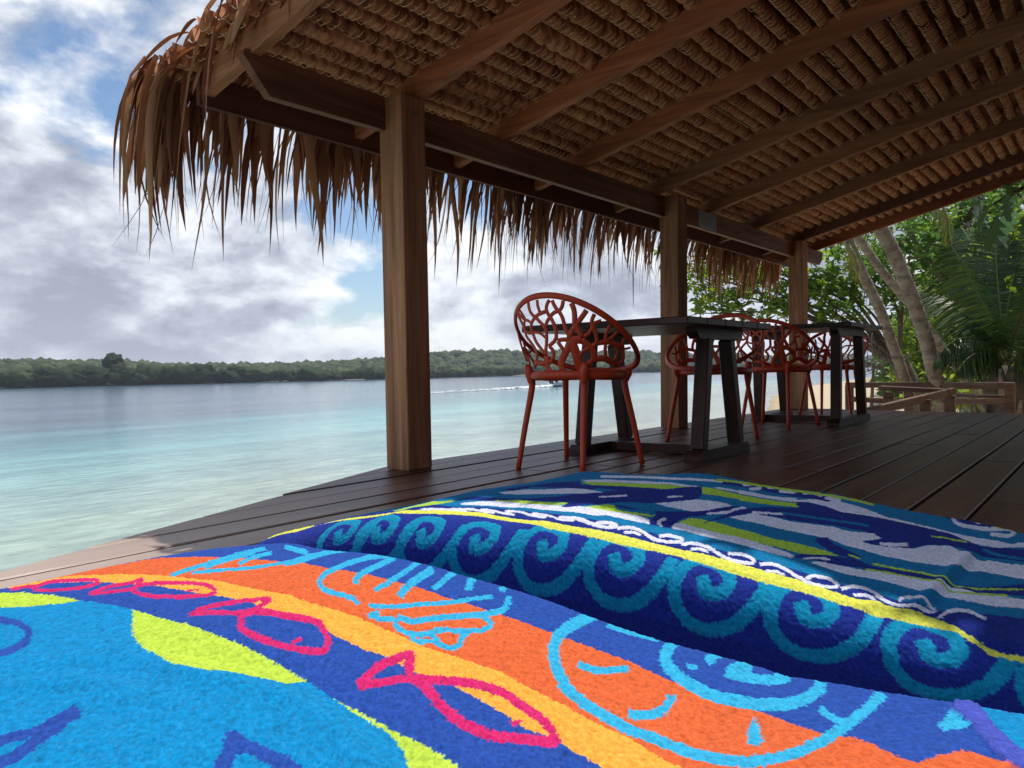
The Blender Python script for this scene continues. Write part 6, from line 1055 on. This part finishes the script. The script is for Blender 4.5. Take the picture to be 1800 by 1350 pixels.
def frond(pts, nl, length, r, droop=.5, width=.026, tip=.35, name='frond', m=None, root=None, org=None, sag=.0, roll=0.):
    """coconut frond: rachis along pts, leaflets on both sides hanging a little"""
    P_ = spline(pts, 8); seg_ = np.r_[0, np.cumsum(np.linalg.norm(np.diff(P_, axis=0), axis=1))]; T = seg_[-1]
    mb = MB(); mb.tube(P_ - org, list(np.linspace(.022, .004, len(P_))), 5)
    nv = len(mb.v); V = []; F_ = []
    for i in range(nl):
        f_ = .10 + .90 * (i + .5) / nl
        for sgn in (-1, 1):
            s_ = f_ * T + r.normal(0, .01); j = min(max(int(np.searchsorted(seg_, s_)) - 1, 0), len(P_) - 2); tt = (s_ - seg_[j]) / (seg_[j + 1] - seg_[j]); p = P_[j] + tt * (P_[j + 1] - P_[j])
            d = P_[j + 1] - P_[j]; d /= np.linalg.norm(d); side = np.cross(d, [0, 0, 1.]); side /= np.linalg.norm(side) + 1e-9
            upv = np.cross(side, d); side = side * math.cos(roll) + upv * math.sin(roll)
            ln = length * (math.sin(math.pi * min(.97, .18 + f_ * .80)) ** .6) * r.uniform(.85, 1.1)
            dv = side * sgn * (1 - .25 * f_) + d * (.45 + .6 * f_) + np.array([0, 0, -droop * r.uniform(.5, 1.2)]); dv /= np.linalg.norm(dv)
            q = p; k0 = len(V)
            for k in range(4):
                w_ = width * (.7, 1., .7, .08)[k] / 2; wv = np.cross(dv, side * sgn + d * .2); wv = np.cross(dv, wv); wv /= np.linalg.norm(wv) + 1e-9
                V += [q - d * w_, q + d * w_]
                dv = dv + np.array([0, 0, -droop * .38]); dv /= np.linalg.norm(dv); q = q + dv * ln / 3
            for k in range(3): F_.append((k0 + 2 * k, k0 + 2 * k + 1, k0 + 2 * k + 3, k0 + 2 * k + 2))
    me = np_mesh(name, np.vstack([np.array(mb.v[:nv - 0]), np.array(V) - org]) if False else np.array(V) - org, np.array(F_), m or ML['palm'])
    tn = np.repeat(np.clip(vr.normal(.45, .2, len(F_) // 3), 0, 1), 3)
    a_ = me.attributes.new('tone', 'FLOAT', 'FACE'); a_.data.foreach_set('value', tn.astype(np.float32))
    o = link(name, me, root); rb = link('rachis', mb.mesh('rachis', ML['rib'], True), o)
    return o


def palm(label, px_path, D, r0, r1, crown_n, rng, flen=3.2, above=(0., 0., 1.4)):
    pts = [at(x, y, d) for (x, y), d in zip(px_path, np.linspace(D[0], D[1], len(px_path)))]
    b_ = pts[0].copy(); g = ground_z(b_[0], b_[1])
    d0 = pts[0] - pts[1]; d0 /= np.linalg.norm(d0); k = max(0., (b_[2] - g) / max(.2, -d0[2])) if d0[2] < 0 else 0
    pts = [pts[0] + d0 * min(k, 3.) + [0, 0, -.15]] + pts
    last = pts[-1] + (pts[-1] - pts[-2]) / np.linalg.norm(pts[-1] - pts[-2]) * above[2]; pts.append(last)
    root = tag(empty('coconut_palm', tuple(pts[0])), label, 'palm', 'coconut palms beside the deck')
    S = spline(pts, 14); n = len(S); rad = np.linspace(r0, r1, n) * (1 + .016 * np.sin(np.arange(n) * 1.55) + .022 * rng.normal(size=n))
    rad[0] *= 1.25; rad[1:4] *= 1.1
    link('trunk', MB().tube(S - pts[0], list(rad), 14).mesh('trunk', ML['coco'], True), root)
    for i in range(crown_n):
        a_ = i * 2.4 + rng.uniform(-.3, .3); el = rng.uniform(-.2, 1.1); fl = flen * rng.uniform(.8, 1.1)
        h = np.array([math.cos(a_), math.sin(a_), 0]); p = [last, last + h * fl * .3 + [0, 0, fl * .30 * el + .15], last + h * fl * .62 + [0, 0, fl * .42 * el - .05], last + h * fl * .85 + [0, 0, fl * .28 * el - .5], last + h * fl * .98 + [0, 0, fl * .1 * el - 1.0]]
        frond(p, 46, .62, rng, .55, .035, root=root, org=pts[0])
    return root, pts


prg = np.random.default_rng(8)
r_, p_ = palm('slimmer leaning coconut palm, leftmost of the trunks beyond the deck', [(1600, 700), (1585, 650), (1567, 600), (1549, 550), (1530, 510), (1513, 475), (1498, 440)], (14.2, 13.0), .088, .074, 4, prg, 2.2)
frond([at(1486, 425, 12.9), at(1497, 438, 12.7), at(1505, 460, 12.6), at(1508, 482, 12.6), at(1508, 494, 12.6)], 30, .40, prg, 1.0, .022, root=r_, org=p_[0], m=ML['palmy'])
palm('thickest coconut palm trunk, speckled grey, leaning left in front of the trees', [(1662, 735), (1655, 700), (1641, 650), (1629, 600), (1616, 560), (1602, 520), (1586, 480), (1569, 440), (1552, 410)], (13.2, 12.0), .110, .096, 4, prg, 2.4)
palm('thin coconut palm crossing behind the thickest trunk', [(1722, 692), (1695, 660), (1668, 625), (1640, 590), (1600, 535), (1566, 495), (1545, 470), (1524, 440)], (18.5, 16.5), .10, .08, 4, prg, 2.4)

# young palm with fronds from near the ground
B0 = base_at(1768, 13.); root = tag(empty('young_palm', B0), 'young coconut palm with long arching fronds rising from a ragged stump', 'palm')
o0 = np.array(B0); st0 = at(1768, 655, 13.)
st = MB(); stem_pts = [o0, (o0 + st0) / 2, st0 + [0, 0, .1]]
st.tube(spline(np.array(stem_pts) - o0, 5), [.34, .33, .33, .32, .31, .30, .30, .28, .26, .22, .15], 14); link('stem', st.mesh('stem', ML['bark'], True), root)
sh = MB()
for k in range(26):                                   # ragged old leaf bases
    a_ = k * 2.399; h = prg.uniform(.0, 1.); c = (np.array([math.cos(a_), math.sin(a_), 0]) * .27) + (st0 - o0) * h
    sh.bar(c - [0, 0, .05], c + np.array([math.cos(a_) * .16, math.sin(a_) * .16, .42]), .10, .03, up=(math.cos(a_), math.sin(a_), .2), ch=.003, w2=.03)
link('leaf_base', sh.mesh('leaf_base', ML['coco']), root)['kind'] = 'stuff'
F4 = [([(1770, 635), (1745, 570), (1716, 510), (1694, 465), (1672, 432)], 13., 12.2, .72, .7), ([(1765, 635), (1728, 600), (1697, 594), (1668, 606), (1645, 632)], 13., 12.4, .5, .8), ([(1772, 630), (1760, 560), (1753, 490), (1750, 430), (1748, 395)], 13., 13.4, .6, .5),
      ([(1764, 640), (1735, 580), (1690, 540), (1650, 520), (1612, 515)], 13., 13.6, .55, .6), ([(1775, 630), (1795, 560), (1822, 500), (1850, 470), (1880, 480)], 13., 12.2, .6, .6), ([(1775, 640), (1805, 610), (1835, 600), (1860, 612), (1880, 640)], 13., 12.6, .55, .8), ([(1768, 632), (1770, 550), (1785, 470), (1800, 410), (1820, 370)], 13., 13.8, .7, .5), ([(1766, 645), (1740, 625), (1716, 622), (1697, 634), (1684, 652)], 13., 12., .4, .9),
      ([(1768, 632), (1756, 560), (1735, 490), (1715, 440), (1690, 400)], 13.2, 14.4, .6, .6)]
for pp, d0, d1, ln, dr in F4:
    frond([at(x, y, d) for (x, y), d in zip(pp, np.linspace(d0, d1, len(pp)))], 84, ln * 1.15, prg, dr, .026, root=root, org=o0, roll=prg.uniform(-.3, .3))

# broad-leaved trees
tree('almond_tree', 'broad-leaved tree whose leafy branches hang out to the left behind the last two posts', base_at(1640, 23.),
     [clump(1240, 500, 20, 1.0, 37), clump(1290, 470, 20.5, 1.0, 43), clump(1250, 545, 20, .75, 31), clump(1320, 530, 20.5, .95, 43), clump(1370, 490, 21, 1.0, 49), clump(1340, 450, 21, 1.2, 49), clump(1440, 470, 21, 1.1, 55), clump(1455, 530, 21, .8, 37), clump(1500, 520, 22, 1.0, 49), clump(1540, 490, 22, 1.2, 55), clump(1490, 460, 21, 1.0, 49), clump(1600, 440, 22, 1.5, 74), clump(1210, 470, 20, .9, 24), clump(1400, 540, 20.5, .5, 16)],
     .25, ML['almond'], .30, ML['bark'], 7, .52, branch_r=.042, hang=.15)
tree('shade_tree', 'dark shady tree filling the space above the young palm', base_at(1735, 21.),
     [clump(1590, 420, 19, 1.3, 57), clump(1650, 400, 19, 1.5, 72), clump(1640, 470, 20, 1.2, 53), clump(1700, 450, 20, 1.4, 57), clump(1690, 360, 18, 1.4, 57), clump(1760, 370, 18, 1.5, 62), clump(1740, 460, 21, 1.4, 53), clump(1810, 420, 19, 1.5, 53), clump(1850, 340, 18, 1.6, 53), clump(1620, 520, 22, 1.0, 33)],
     .22, ML['shade'], .32, ML['bark'], 7, .5, branch_r=.09)
tree('sunlit_shrub_tree', 'sunlit yellow-green tree between the palm trunks at the water edge', base_at(1625, 30.),
     [clump(1612, 640, 29, 1.2, 68), clump(1630, 600, 29, 1.3, 80), clump(1618, 585, 29, 1.0, 55), clump(1660, 560, 29, 1.4, 74), clump(1680, 620, 30, 1.4, 68), clump(1650, 650, 29, 1.1, 55), clump(1606, 665, 28, .8, 37), clump(1650, 510, 30, 1.3, 62), clump(1715, 580, 31, 1.5, 62), clump(1720, 520, 31, 1.4, 55)],
     .22, ML['sunny'], .16, ML['bark'], 7, .5, fork=.35, branch_r=.05)
tree('bright_leaf_tree', 'light green tree at the right edge behind the young palm', base_at(1860, 15.),
     [clump(1800, 470, 14, .8, 43), clump(1810, 540, 14, .9, 49), clump(1795, 600, 14.5, .8, 43), clump(1840, 420, 14, .9, 43), clump(1830, 620, 14.5, .9, 43), clump(1790, 640, 15, .6, 24), clump(1880, 520, 14.5, 1.2, 49), clump(1785, 420, 14, .5, 18)],
     .20, ML['sunny'], .14, ML['bark'], 6, .45, branch_r=.03)
# lobed breadfruit-like leaves close to the eave
B0 = base_at(1900, 10.5); root = tag(empty('lobed_leaf_tree', B0), 'branch of big glossy lobed leaves hanging at the upper right under the roof edge', 'tree'); o0 = np.array(B0)
tw = MB(); A_ = at(1900, 300, 10.3) - o0; tw.tube(spline([[0, 0, -.3], A_ * [.6, .6, .5], A_], 4), [.12] * 9, 8)
tw.tube(spline([A_, at(1800, 330, 9.4) - o0, at(1745, 360, 9.2) - o0], 4), [.04, .03, .03, .03, .025, .02, .015, .012, .01], 6); link('trunk', tw.mesh('trunk', ML['bark'], True), root)


def lobed(c, d, ln, r):
    d = d / np.linalg.norm(d); s_ = np.cross(d, [0, 0, 1.] + r.normal(0, .4, 3)); s_ /= np.linalg.norm(s_); n_ = np.cross(s_, d)
    out = [(0, .0), (.10, .06), (.20, .30), (.30, .10), (.42, .36), (.52, .12), (.64, .30), (.74, .10), (.88, .13), (1.0, 0)]
    V = [c + d * ln * f_ - n_ * ln * .25 * f_ * f_ for f_, _ in out]; k = len(V)
    V += [c + d * ln * (f_ + w_ * .35) + s_ * ln * w_ - n_ * ln * (.25 * f_ * f_ - .15 * w_) for f_, w_ in out]
    V += [c + d * ln * (f_ + w_ * .35) - s_ * ln * w_ - n_ * ln * (.25 * f_ * f_ - .15 * w_) for f_, w_ in out]
    F_ = []
    for i in range(k - 1): F_ += [(i, i + 1, k + i + 1, k + i), (i, 2 * k + i, 2 * k + i + 1, i + 1)]
    return np.array(V), np.array(F_)


lrg = np.random.default_rng(12)
spots = [(1725, 372, 70), (1740, 345, 80), (1755, 400, 60), (1718, 395, 90), (1770, 360, 50), (1735, 420, 90), (1782, 385, 40), (1760, 330, 70), (1790, 345, 30), (1745, 375, 100), (1800, 400, 60), (1815, 350, 60)]
for px_, py_, sc in spots:
    c = at(px_, py_ - 22, 9.2 + lrg.uniform(-.4, .5)); d = np.array([lrg.normal(0, .5), lrg.normal(0, .5), -lrg.uniform(.4, 1.3)])
    V, F_ = lobed(c, d, lrg.uniform(.24, .36), lrg); me = np_mesh('leaf', V - o0, F_, ML['glossy'], True)
    a_ = me.attributes.new('tone', 'FLOAT', 'FACE'); a_.data.foreach_set('value', np.full(len(F_), lrg.uniform(), np.float32)); link('leaf', me, root)
# a yellowing frond caught in the branches
B0 = at(1652, 352, 12.4); root = tag(empty('yellow_frond', tuple(B0)), 'yellowing palm frond hanging down in the dark tree under the roof edge', 'palm frond')
frond([at(1640, 345, 12.6), at(1655, 358, 12.4), at(1664, 380, 12.3), at(1667, 405, 12.3), at(1668, 424, 12.3)], 30, .42, prg, 1.1, .024, root=root, org=np.array(B0), m=ML['palmy'])
# low plants
for px_, D_, n_, sz, lb in ((1725, 20., 26, .42, 'low clump of bright broad leaves on the ground left of the young palm'), (1665, 26., 30, .4, 'low leafy shrub at the foot of the trees behind the thickest trunk'), (1790, 17., 22, .38, 'low broad-leaved plant at the right edge under the trees')):
    b_ = np.array(base_at(px_, D_)); root = tag(empty('low_plant', tuple(b_)), lb, 'plant')
    c = np.repeat([[0, 0, .1]], n_, 0) + vr.normal(0, .25, (n_, 3)) * [1.6, 1.6, .3]; d = vr.normal(size=(n_, 3)); d[:, 2] = np.abs(d[:, 2]) + .7
    C2 = np.vstack([c + d * .35, c + d * .6]); D2 = vr.normal(size=(2 * n_, 3)); D2[:, 2] *= .4
    link('foliage', leaf_mesh('foliage', C2, D2, sz * vr.uniform(.6, 1.1, 2 * n_), sz * .5, vr.uniform(.3, 1, 2 * n_), ML['sunny']), root)
    sm = MB()
    for q, e in zip(c, d): sm.tube([q - [0, 0, .25], q + e * .3, q + e * .6], [.014, .011, .008], 5)
    link('stem', sm.mesh('stem', ML['rib'], True), root)['kind'] = 'stuff'
# pale trunks in the shade
for k, (px_, w_, lb) in enumerate(((1698, .13, 'left one of two pale lichen-grey trunks left of the young palm'), (1710, .17, 'right one of two pale lichen-grey trunks left of the young palm'))):
    b_ = np.array(base_at(px_, 24.)); root = tag(empty('grey_tree', tuple(b_)), lb, 'tree')
    link('trunk', MB().tube(spline([(0, 0, -.2), (.05, .06 * k, 1.0), (-.1, .1, 2.2), (.1, -.2, 4.2)], 5), list(np.linspace(w_ * 1.2, w_ * .7, 16)), 9).mesh('trunk', plain('lichen bark', (.30, .31, .27), .9, noise=.35, scale=8.), True), root)
    cc = np.array([[0, 0, 4.6]]) + vr.normal(0, .6, (60, 3)); C_, D_, L_, tn = rosettes(cc, 6, .2)
    link('crown', leaf_mesh('crown', C_, D_, L_, L_ * .5, tn, ML['shade']), root)
# the wood behind, one mass
n_ = 2100
az = np.radians(vr.uniform(-14, 12.6, n_)); D_ = vr.uniform(33, 50, n_); hz = vr.uniform(0, 1, n_)
hmax = np.interp(np.degrees(az), [-14, 8, 11, 12.6], [9.5, 8.5, 5, 2.6]); cc = np.stack([np.cos(az) * D_, np.sin(az) * D_, -1.2 + hz * hmax], 1)
keep = shore_dist(cc[:, :2]) > .5; cc = cc[keep]
C_, D2, L_, tn = rosettes(cc, 6, .62); tag(link('wood_backdrop', leaf_mesh('wood_backdrop', C_, D2, L_, L_ * .55, tn, ML['shade'])), 'deep shady wood behind the palms', 'wood', kind='stuff')
# unseen leaf mass added to block light from the landward side
n_ = 5200
q = np.stack([vr.uniform(-16, 22, n_), -9.2 - 9 * vr.uniform(0, 1, n_) ** 1.5], 1); cc = np.column_stack([q, -1. + vr.uniform(0, 1, n_) * 7.])
C_, D2, L_, tn = rosettes(cc, 5, .8); tag(link('landward_light_block', leaf_mesh('landward_light_block', C_, D2, L_, L_ * .6, tn, ML['shade'])), 'unseen wood added on the landward side of the pavilion to block light', 'wood', kind='stuff')
n_ = 2600  # second unseen leaf mass, added to cut light entering past the near gable
q = np.stack([vr.uniform(-20, -4, n_), vr.uniform(-15, -6.5, n_)], 1); cc = np.column_stack([q, -1. + vr.uniform(0, 1, n_) * 8.])
C_, D2, L_, tn = rosettes(cc, 5, .8); tag(link('shore_light_block', leaf_mesh('shore_light_block', C_, D2, L_, L_ * .6, tn, ML['shade'])), 'unseen wood added along the shore on the near side to block light', 'wood', kind='stuff')
# fallen leaves on the ground past the deck
n_ = 1500; q = np.stack([vr.uniform(8.9, 20, n_), vr.uniform(-4, 3, n_)], 1); ok = shore_dist(q) > 2.5; q = q[ok]; gz_ = land_z(q)
C_ = np.column_stack([q, gz_ + .02]); D2 = vr.normal(size=C_.shape); D2[:, 2] *= .15
tag(link('leaf_litter', leaf_mesh('leaf_litter', C_, D2, vr.uniform(.08, .18, len(C_)), .07, vr.uniform(0, 1, len(C_)), MT['leaf'])), 'dry fallen leaves on the ground past the deck', 'leaf litter', kind='stuff')

# ------------------------------------------------------------------ low rails past the end of the deck
def rail_thing(name, label, cat, base, bars, posts, group=None):
    root = tag(empty(name, tuple(base)), label, cat, group); b0 = np.array(base)
    for (a_, c_, wd, ht) in bars: MB().bar(np.array(a_) - b0, np.array(c_) - b0, wd, ht, ch=.006).build('rail', MT['rail'], root)
    for (p, zt) in posts:
        g = ground_z(p[0], p[1]); MB().bar(np.array([p[0], p[1], g - .2]) - b0, np.array([p[0], p[1], zt]) - b0, .11, .09, up=(1, 0, 0), ch=.006).build('post', MT['rail'], root)
    return root


a = lambda x, y, D: at(x, y, D)
p0 = a(1487, 701, 13.); rail_thing('rail_fence', 'low two-rail timber fence behind the farther table, running to the palms', 'fence', (p0[0], p0[1], ground_z(p0[0], p0[1])),
    [(a(1486, 677, 13.), a(1670, 676, 12.9), .05, .085), (a(1486, 701, 13.), a(1600, 707, 13.), .05, .08)], [(a(1493, 680, 13.05), a(1493, 678, 13.)[2]), (a(1597, 690, 13.05), a(1597, 682, 13.)[2])])
p0 = a(1670, 700, 11.9); rail_thing('rail_fence', 'dark two-rail timber fence with a square post at the right, past the deck end', 'fence', (p0[0], p0[1], ground_z(p0[0], p0[1])),
    [(a(1660, 678, 11.9), a(1778, 678, 11.6), .05, .09), (a(1672, 695, 12.2), a(1775, 697, 11.9), .22, .04), (a(1672, 706, 11.9), a(1775, 705, 11.6), .05, .075)], [(a(1775, 690, 11.62), a(1775, 672, 11.6)[2])])
p0 = a(1560, 695, 10.6); rail_thing('plank_rail', 'weathered plank rail on two short posts at the deck steps', 'railing', (p0[0], p0[1], ground_z(p0[0], p0[1])),
    [(a(1547, 682, 10.6), a(1672, 688, 10.4), .16, .055)], [(a(1562, 690, 10.62), a(1562, 686, 10.6)[2] - .03), (a(1670, 700, 10.42), a(1670, 690, 10.4)[2] - .03)])
p0 = a(1627, 705, 9.9); rail_thing('step_rail', 'dark sloping hand rail coming up to the end of the deck', 'railing', (p0[0], p0[1], ground_z(p0[0], p0[1])),
    [(a(1677, 688, 10.5), a(1526, 724, 9.0), .06, .09)], [(a(1627, 700, 9.95), a(1627, 699, 9.9)[2] - .02)])
p0 = a(1790, 690, 16.); g_ = ground_z(p0[0], p0[1]); rt = tag(empty('garden_bench', (p0[0], p0[1], g_)), 'low plank bench under the trees at the right edge', 'bench'); b0 = np.array((p0[0], p0[1], g_))
for (x0, y0, x1, y1, D_, w_, h_) in ((1729, 687, 1850, 688, 15.5, .35, .05), (1729, 667, 1850, 664, 16.4, .30, .05)):
    MB().bar(a(x0, y0, D_) - b0, a(x1, y1, D_ - .2) - b0, w_, h_, ch=.006).build('plank', MT['rail'], rt)
for (x0, y0, D_) in ((1742, 690, 15.5), (1830, 690, 15.4), (1742, 670, 16.4), (1830, 670, 16.3)):
    q = a(x0, y0, D_); MB().bar(np.array([q[0], q[1], ground_z(q[0], q[1]) - .1]) - b0, q - b0 - [0, 0, .02], .10, .10, up=(1, 0, 0), ch=.006).build('leg', MT['rail'], rt)
rope = plain('old rope', (.12, .11, .10), .9)
for (x0, y0, x1, y1, D_, lb) in ((1475, 470, 1476, 640, 18., 'thin rope hanging from the branches right of the last post'), (1524, 520, 1523, 670, 15., 'thin rope hanging beside the leftmost palm trunk')):
    A_ = a(x0, y0, D_); B_ = a(x1, y1, D_); n_ = 8; pts = [A_ + (B_ - A_) * k / n_ + [0, .02 * math.sin(k), 0] - A_ for k in range(n_ + 1)]
    tag(MB().tube(pts, .0045, 5).build('hanging_rope', rope, None, True, tuple(A_)), lb, 'rope', 'ropes hanging from the trees')
tw = MB(); tg = np.random.default_rng(2); c0 = a(1536, 640, 17.)
for k in range(26):
    s_ = tg.normal(0, .12, 3); e = np.array([tg.normal(0, .45), tg.normal(0, .45), tg.uniform(-.25, .75)]); tw.tube(spline([s_, s_ + e * .5 + tg.normal(0, .07, 3), s_ + e], 3), [.012, .010, .009, .008, .006, .005, .003], 4)
tw.tube([(0, 0, -1.8), (0, .05, -.8), (0, 0, 0)], [.04, .035, .025], 6)
tag(tw.build('dry_shrub', ML['bark'], None, True, tuple(c0)), 'leafless tangle of dry twigs left of the leftmost palm trunk', 'shrub')

# ------------------------------------------------------------------ motor boat and its wake
bp_ = at(981, 679, 108.); HD = math.radians(6)
boat = tag(empty('motor_boat', (bp_[0], bp_[1], SEA), HD), 'small open motor boat speeding across the water, seen under the closest chair', 'boat')
hull = MB(); ST = [(-2.0, .62, .10, .55), (-1.2, .72, .04, .56), (0., .76, .02, .60), (1.0, .62, .06, .68), (1.7, .32, .18, .78), (2.15, .02, .40, .86)]
vs = []; fs = []
for (x, hw, zk, zs) in ST: vs += [(x, -hw, zs), (x, -hw * .82, zk + .16), (x, 0, zk - .1), (x, hw * .82, zk + .16), (x, hw, zs), (x, hw * .85, zs - .02), (x, hw * .7, zk + .22), (x, -hw * .7, zk + .22), (x, -hw * .85, zs - .02)]
for i in range(len(ST) - 1):
    for j in range(9): fs.append((i * 9 + j, i * 9 + (j + 1) % 9, i * 9 + 9 + (j + 1) % 9, i * 9 + 9 + j))
fs.append(tuple(range(8, -1, -1)))
hull.add(vs, fs).build('hull', plain('pale boat paint', (.52, .56, .58), .4, noise=.1, scale=3.), boat)
en = MB().bar((-2.15, 0, .5), (-2.15, 0, 1.05), .34, .36, up=(1, 0, 0), ch=.05); en.bar((-2.2, 0, -.2), (-2.2, 0, .55), .10, .16, up=(1, 0, 0), ch=.02); en.build('outboard_motor', plain('motor black', (.02, .025, .03), .4), boat)
MB().bar((-.9, 0, .42), (-.6, 0, .42), 1.2, .06, ch=.01).build('thwart', MT['rail'], boat)
for k, (x, lb) in enumerate(((-1.45, 'person in dark clothes steering at the stern of the motor boat'), (-.75, 'person in dark clothes sitting on the middle seat of the motor boat'))):
    ca, sa = math.cos(HD), math.sin(HD); yy = .18 * (-1) ** k
    pr_ = tag(empty('person', (bp_[0] + x * ca - yy * sa, bp_[1] + x * sa + yy * ca, SEA + .45), HD), lb, 'person')
    sk = bpy.data.meshes.new('body'); J = [(0, 0, 0.02), (-.03, 0, .28), (0, 0, .50), (.02, 0, .60), (.04, 0, .72), (.04, 0, .84), (.02, .20, .50), (.12, .25, .27), (.32, .20, .18), (.02, -.20, .50), (.12, -.25, .27), (.32, -.20, .18), (.18, .12, .02), (.46, .14, .04), (.50, .14, -.32), (.18, -.12, .02), (.46, -.14, .04), (.50, -.14, -.32)]
    Ed = [(0, 1), (1, 2), (2, 3), (3, 4), (4, 5), (2, 6), (6, 7), (7, 8), (2, 9), (9, 10), (10, 11), (0, 12), (12, 13), (13, 14), (0, 15), (15, 16), (16, 17)]
    RR = [.14, .15, .14, .06, .10, .07, .07, .045, .035, .07, .045, .035, .10, .075, .05, .10, .075, .05]
    sk.from_pydata(J, Ed, []); ob = link('body', sk, pr_); md = ob.modifiers.new('skin', 'SKIN'); md.use_smooth_shade = True
    for v_, rr in zip(sk.skin_vertices[0].data, RR): v_.radius = (rr, rr)
    sk.skin_vertices[0].data[0].use_root = True
    ob.modifiers.new('sub', 'SUBSURF').levels = 1; ob.modifiers['sub'].render_levels = 1
    sk.materials.append(plain('dark clothes', (.02, .03, .045), .8))
wk = MB(); ca, sa = math.cos(HD), math.sin(HD); wr_ = np.random.default_rng(6); V = []; F_ = []
nW = 60
for k in range(nW + 1):
    f_ = k / nW; s_ = -1.6 - f_ * 30.; hw = .3 + .7 * f_ ** .7
    for q in (-1, -.4, .4, 1):
        y_ = q * hw + wr_.normal(0, .10); V.append((s_, y_, .03 + (.22 * (1 - f_) if abs(q) < .5 else .0) + .05 * abs(wr_.normal())))
for k in range(nW):
    for j in range(3): F_.append((k * 4 + j, k * 4 + j + 1, k * 4 + 5 + j, k * 4 + 4 + j))
m, t, b, o = new_mat('foam'); b.inputs['Base Color'].default_value = (.82, .86, .88, 1); b.inputs['Roughness'].default_value = .8
tc = t.nodes.new('ShaderNodeTexCoord'); n = N(t, 'ShaderNodeTexNoise'); t.links.new(tc.outputs['Object'], n.inputs['Vector']); n.inputs['Scale'].default_value = 1.4; n.inputs['Detail'].default_value = 5
sp = N(t, 'ShaderNodeSeparateXYZ'); t.links.new(tc.outputs['Object'], sp.inputs[0])
al = math_(t, 'ADD', math_(t, 'MULTIPLY', sp.outputs[0], .024), math_(t, 'MULTIPLY_ADD', n.outputs[0], 2.4, -.35), clamp=True)
tp = t.nodes.new('ShaderNodeBsdfTransparent'); mx = t.nodes.new('ShaderNodeMixShader'); t.links.new(al, mx.inputs[0]); t.links.new(tp.outputs[0], mx.inputs[1]); t.links.new(b.outputs[0], mx.inputs[2]); t.links.new(mx.outputs[0], o.inputs[0])
wo_ = wk.add(V, F_).build('boat_wake', m, None, True, (bp_[0], bp_[1], SEA)); wo_.rotation_euler = (0, 0, HD); tag(wo_, 'white wake trailing behind the motor boat', 'wake', kind='stuff')

# ------------------------------------------------------------------ haze over the water
bm_h = bmesh.new(); bmesh.ops.create_cube(bm_h, size=1.0)
for v_ in bm_h.verts: v_.co = (400 + v_.co.x * 2320, 600 + v_.co.y * 1920, 10.75 + v_.co.z * 46.5)
bmesh.ops.recalc_face_normals(bm_h, faces=bm_h.faces)
me = bpy.data.meshes.new('haze'); bm_h.to_mesh(me); bm_h.free()
hm = bpy.data.materials.new('haze'); hm.use_nodes = True; t = hm.node_tree; t.nodes.clear()
o = t.nodes.new('ShaderNodeOutputMaterial'); pv_ = t.nodes.new('ShaderNodeVolumePrincipled'); pv_.inputs['Color'].default_value = (.80, .88, 1., 1); pv_.inputs['Density'].default_value = .00032
t.links.new(pv_.outputs[0], o.inputs['Volume']); me.materials.append(hm)
tag(link('haze', me), 'thin sea haze lying over the water', 'haze', kind='stuff')
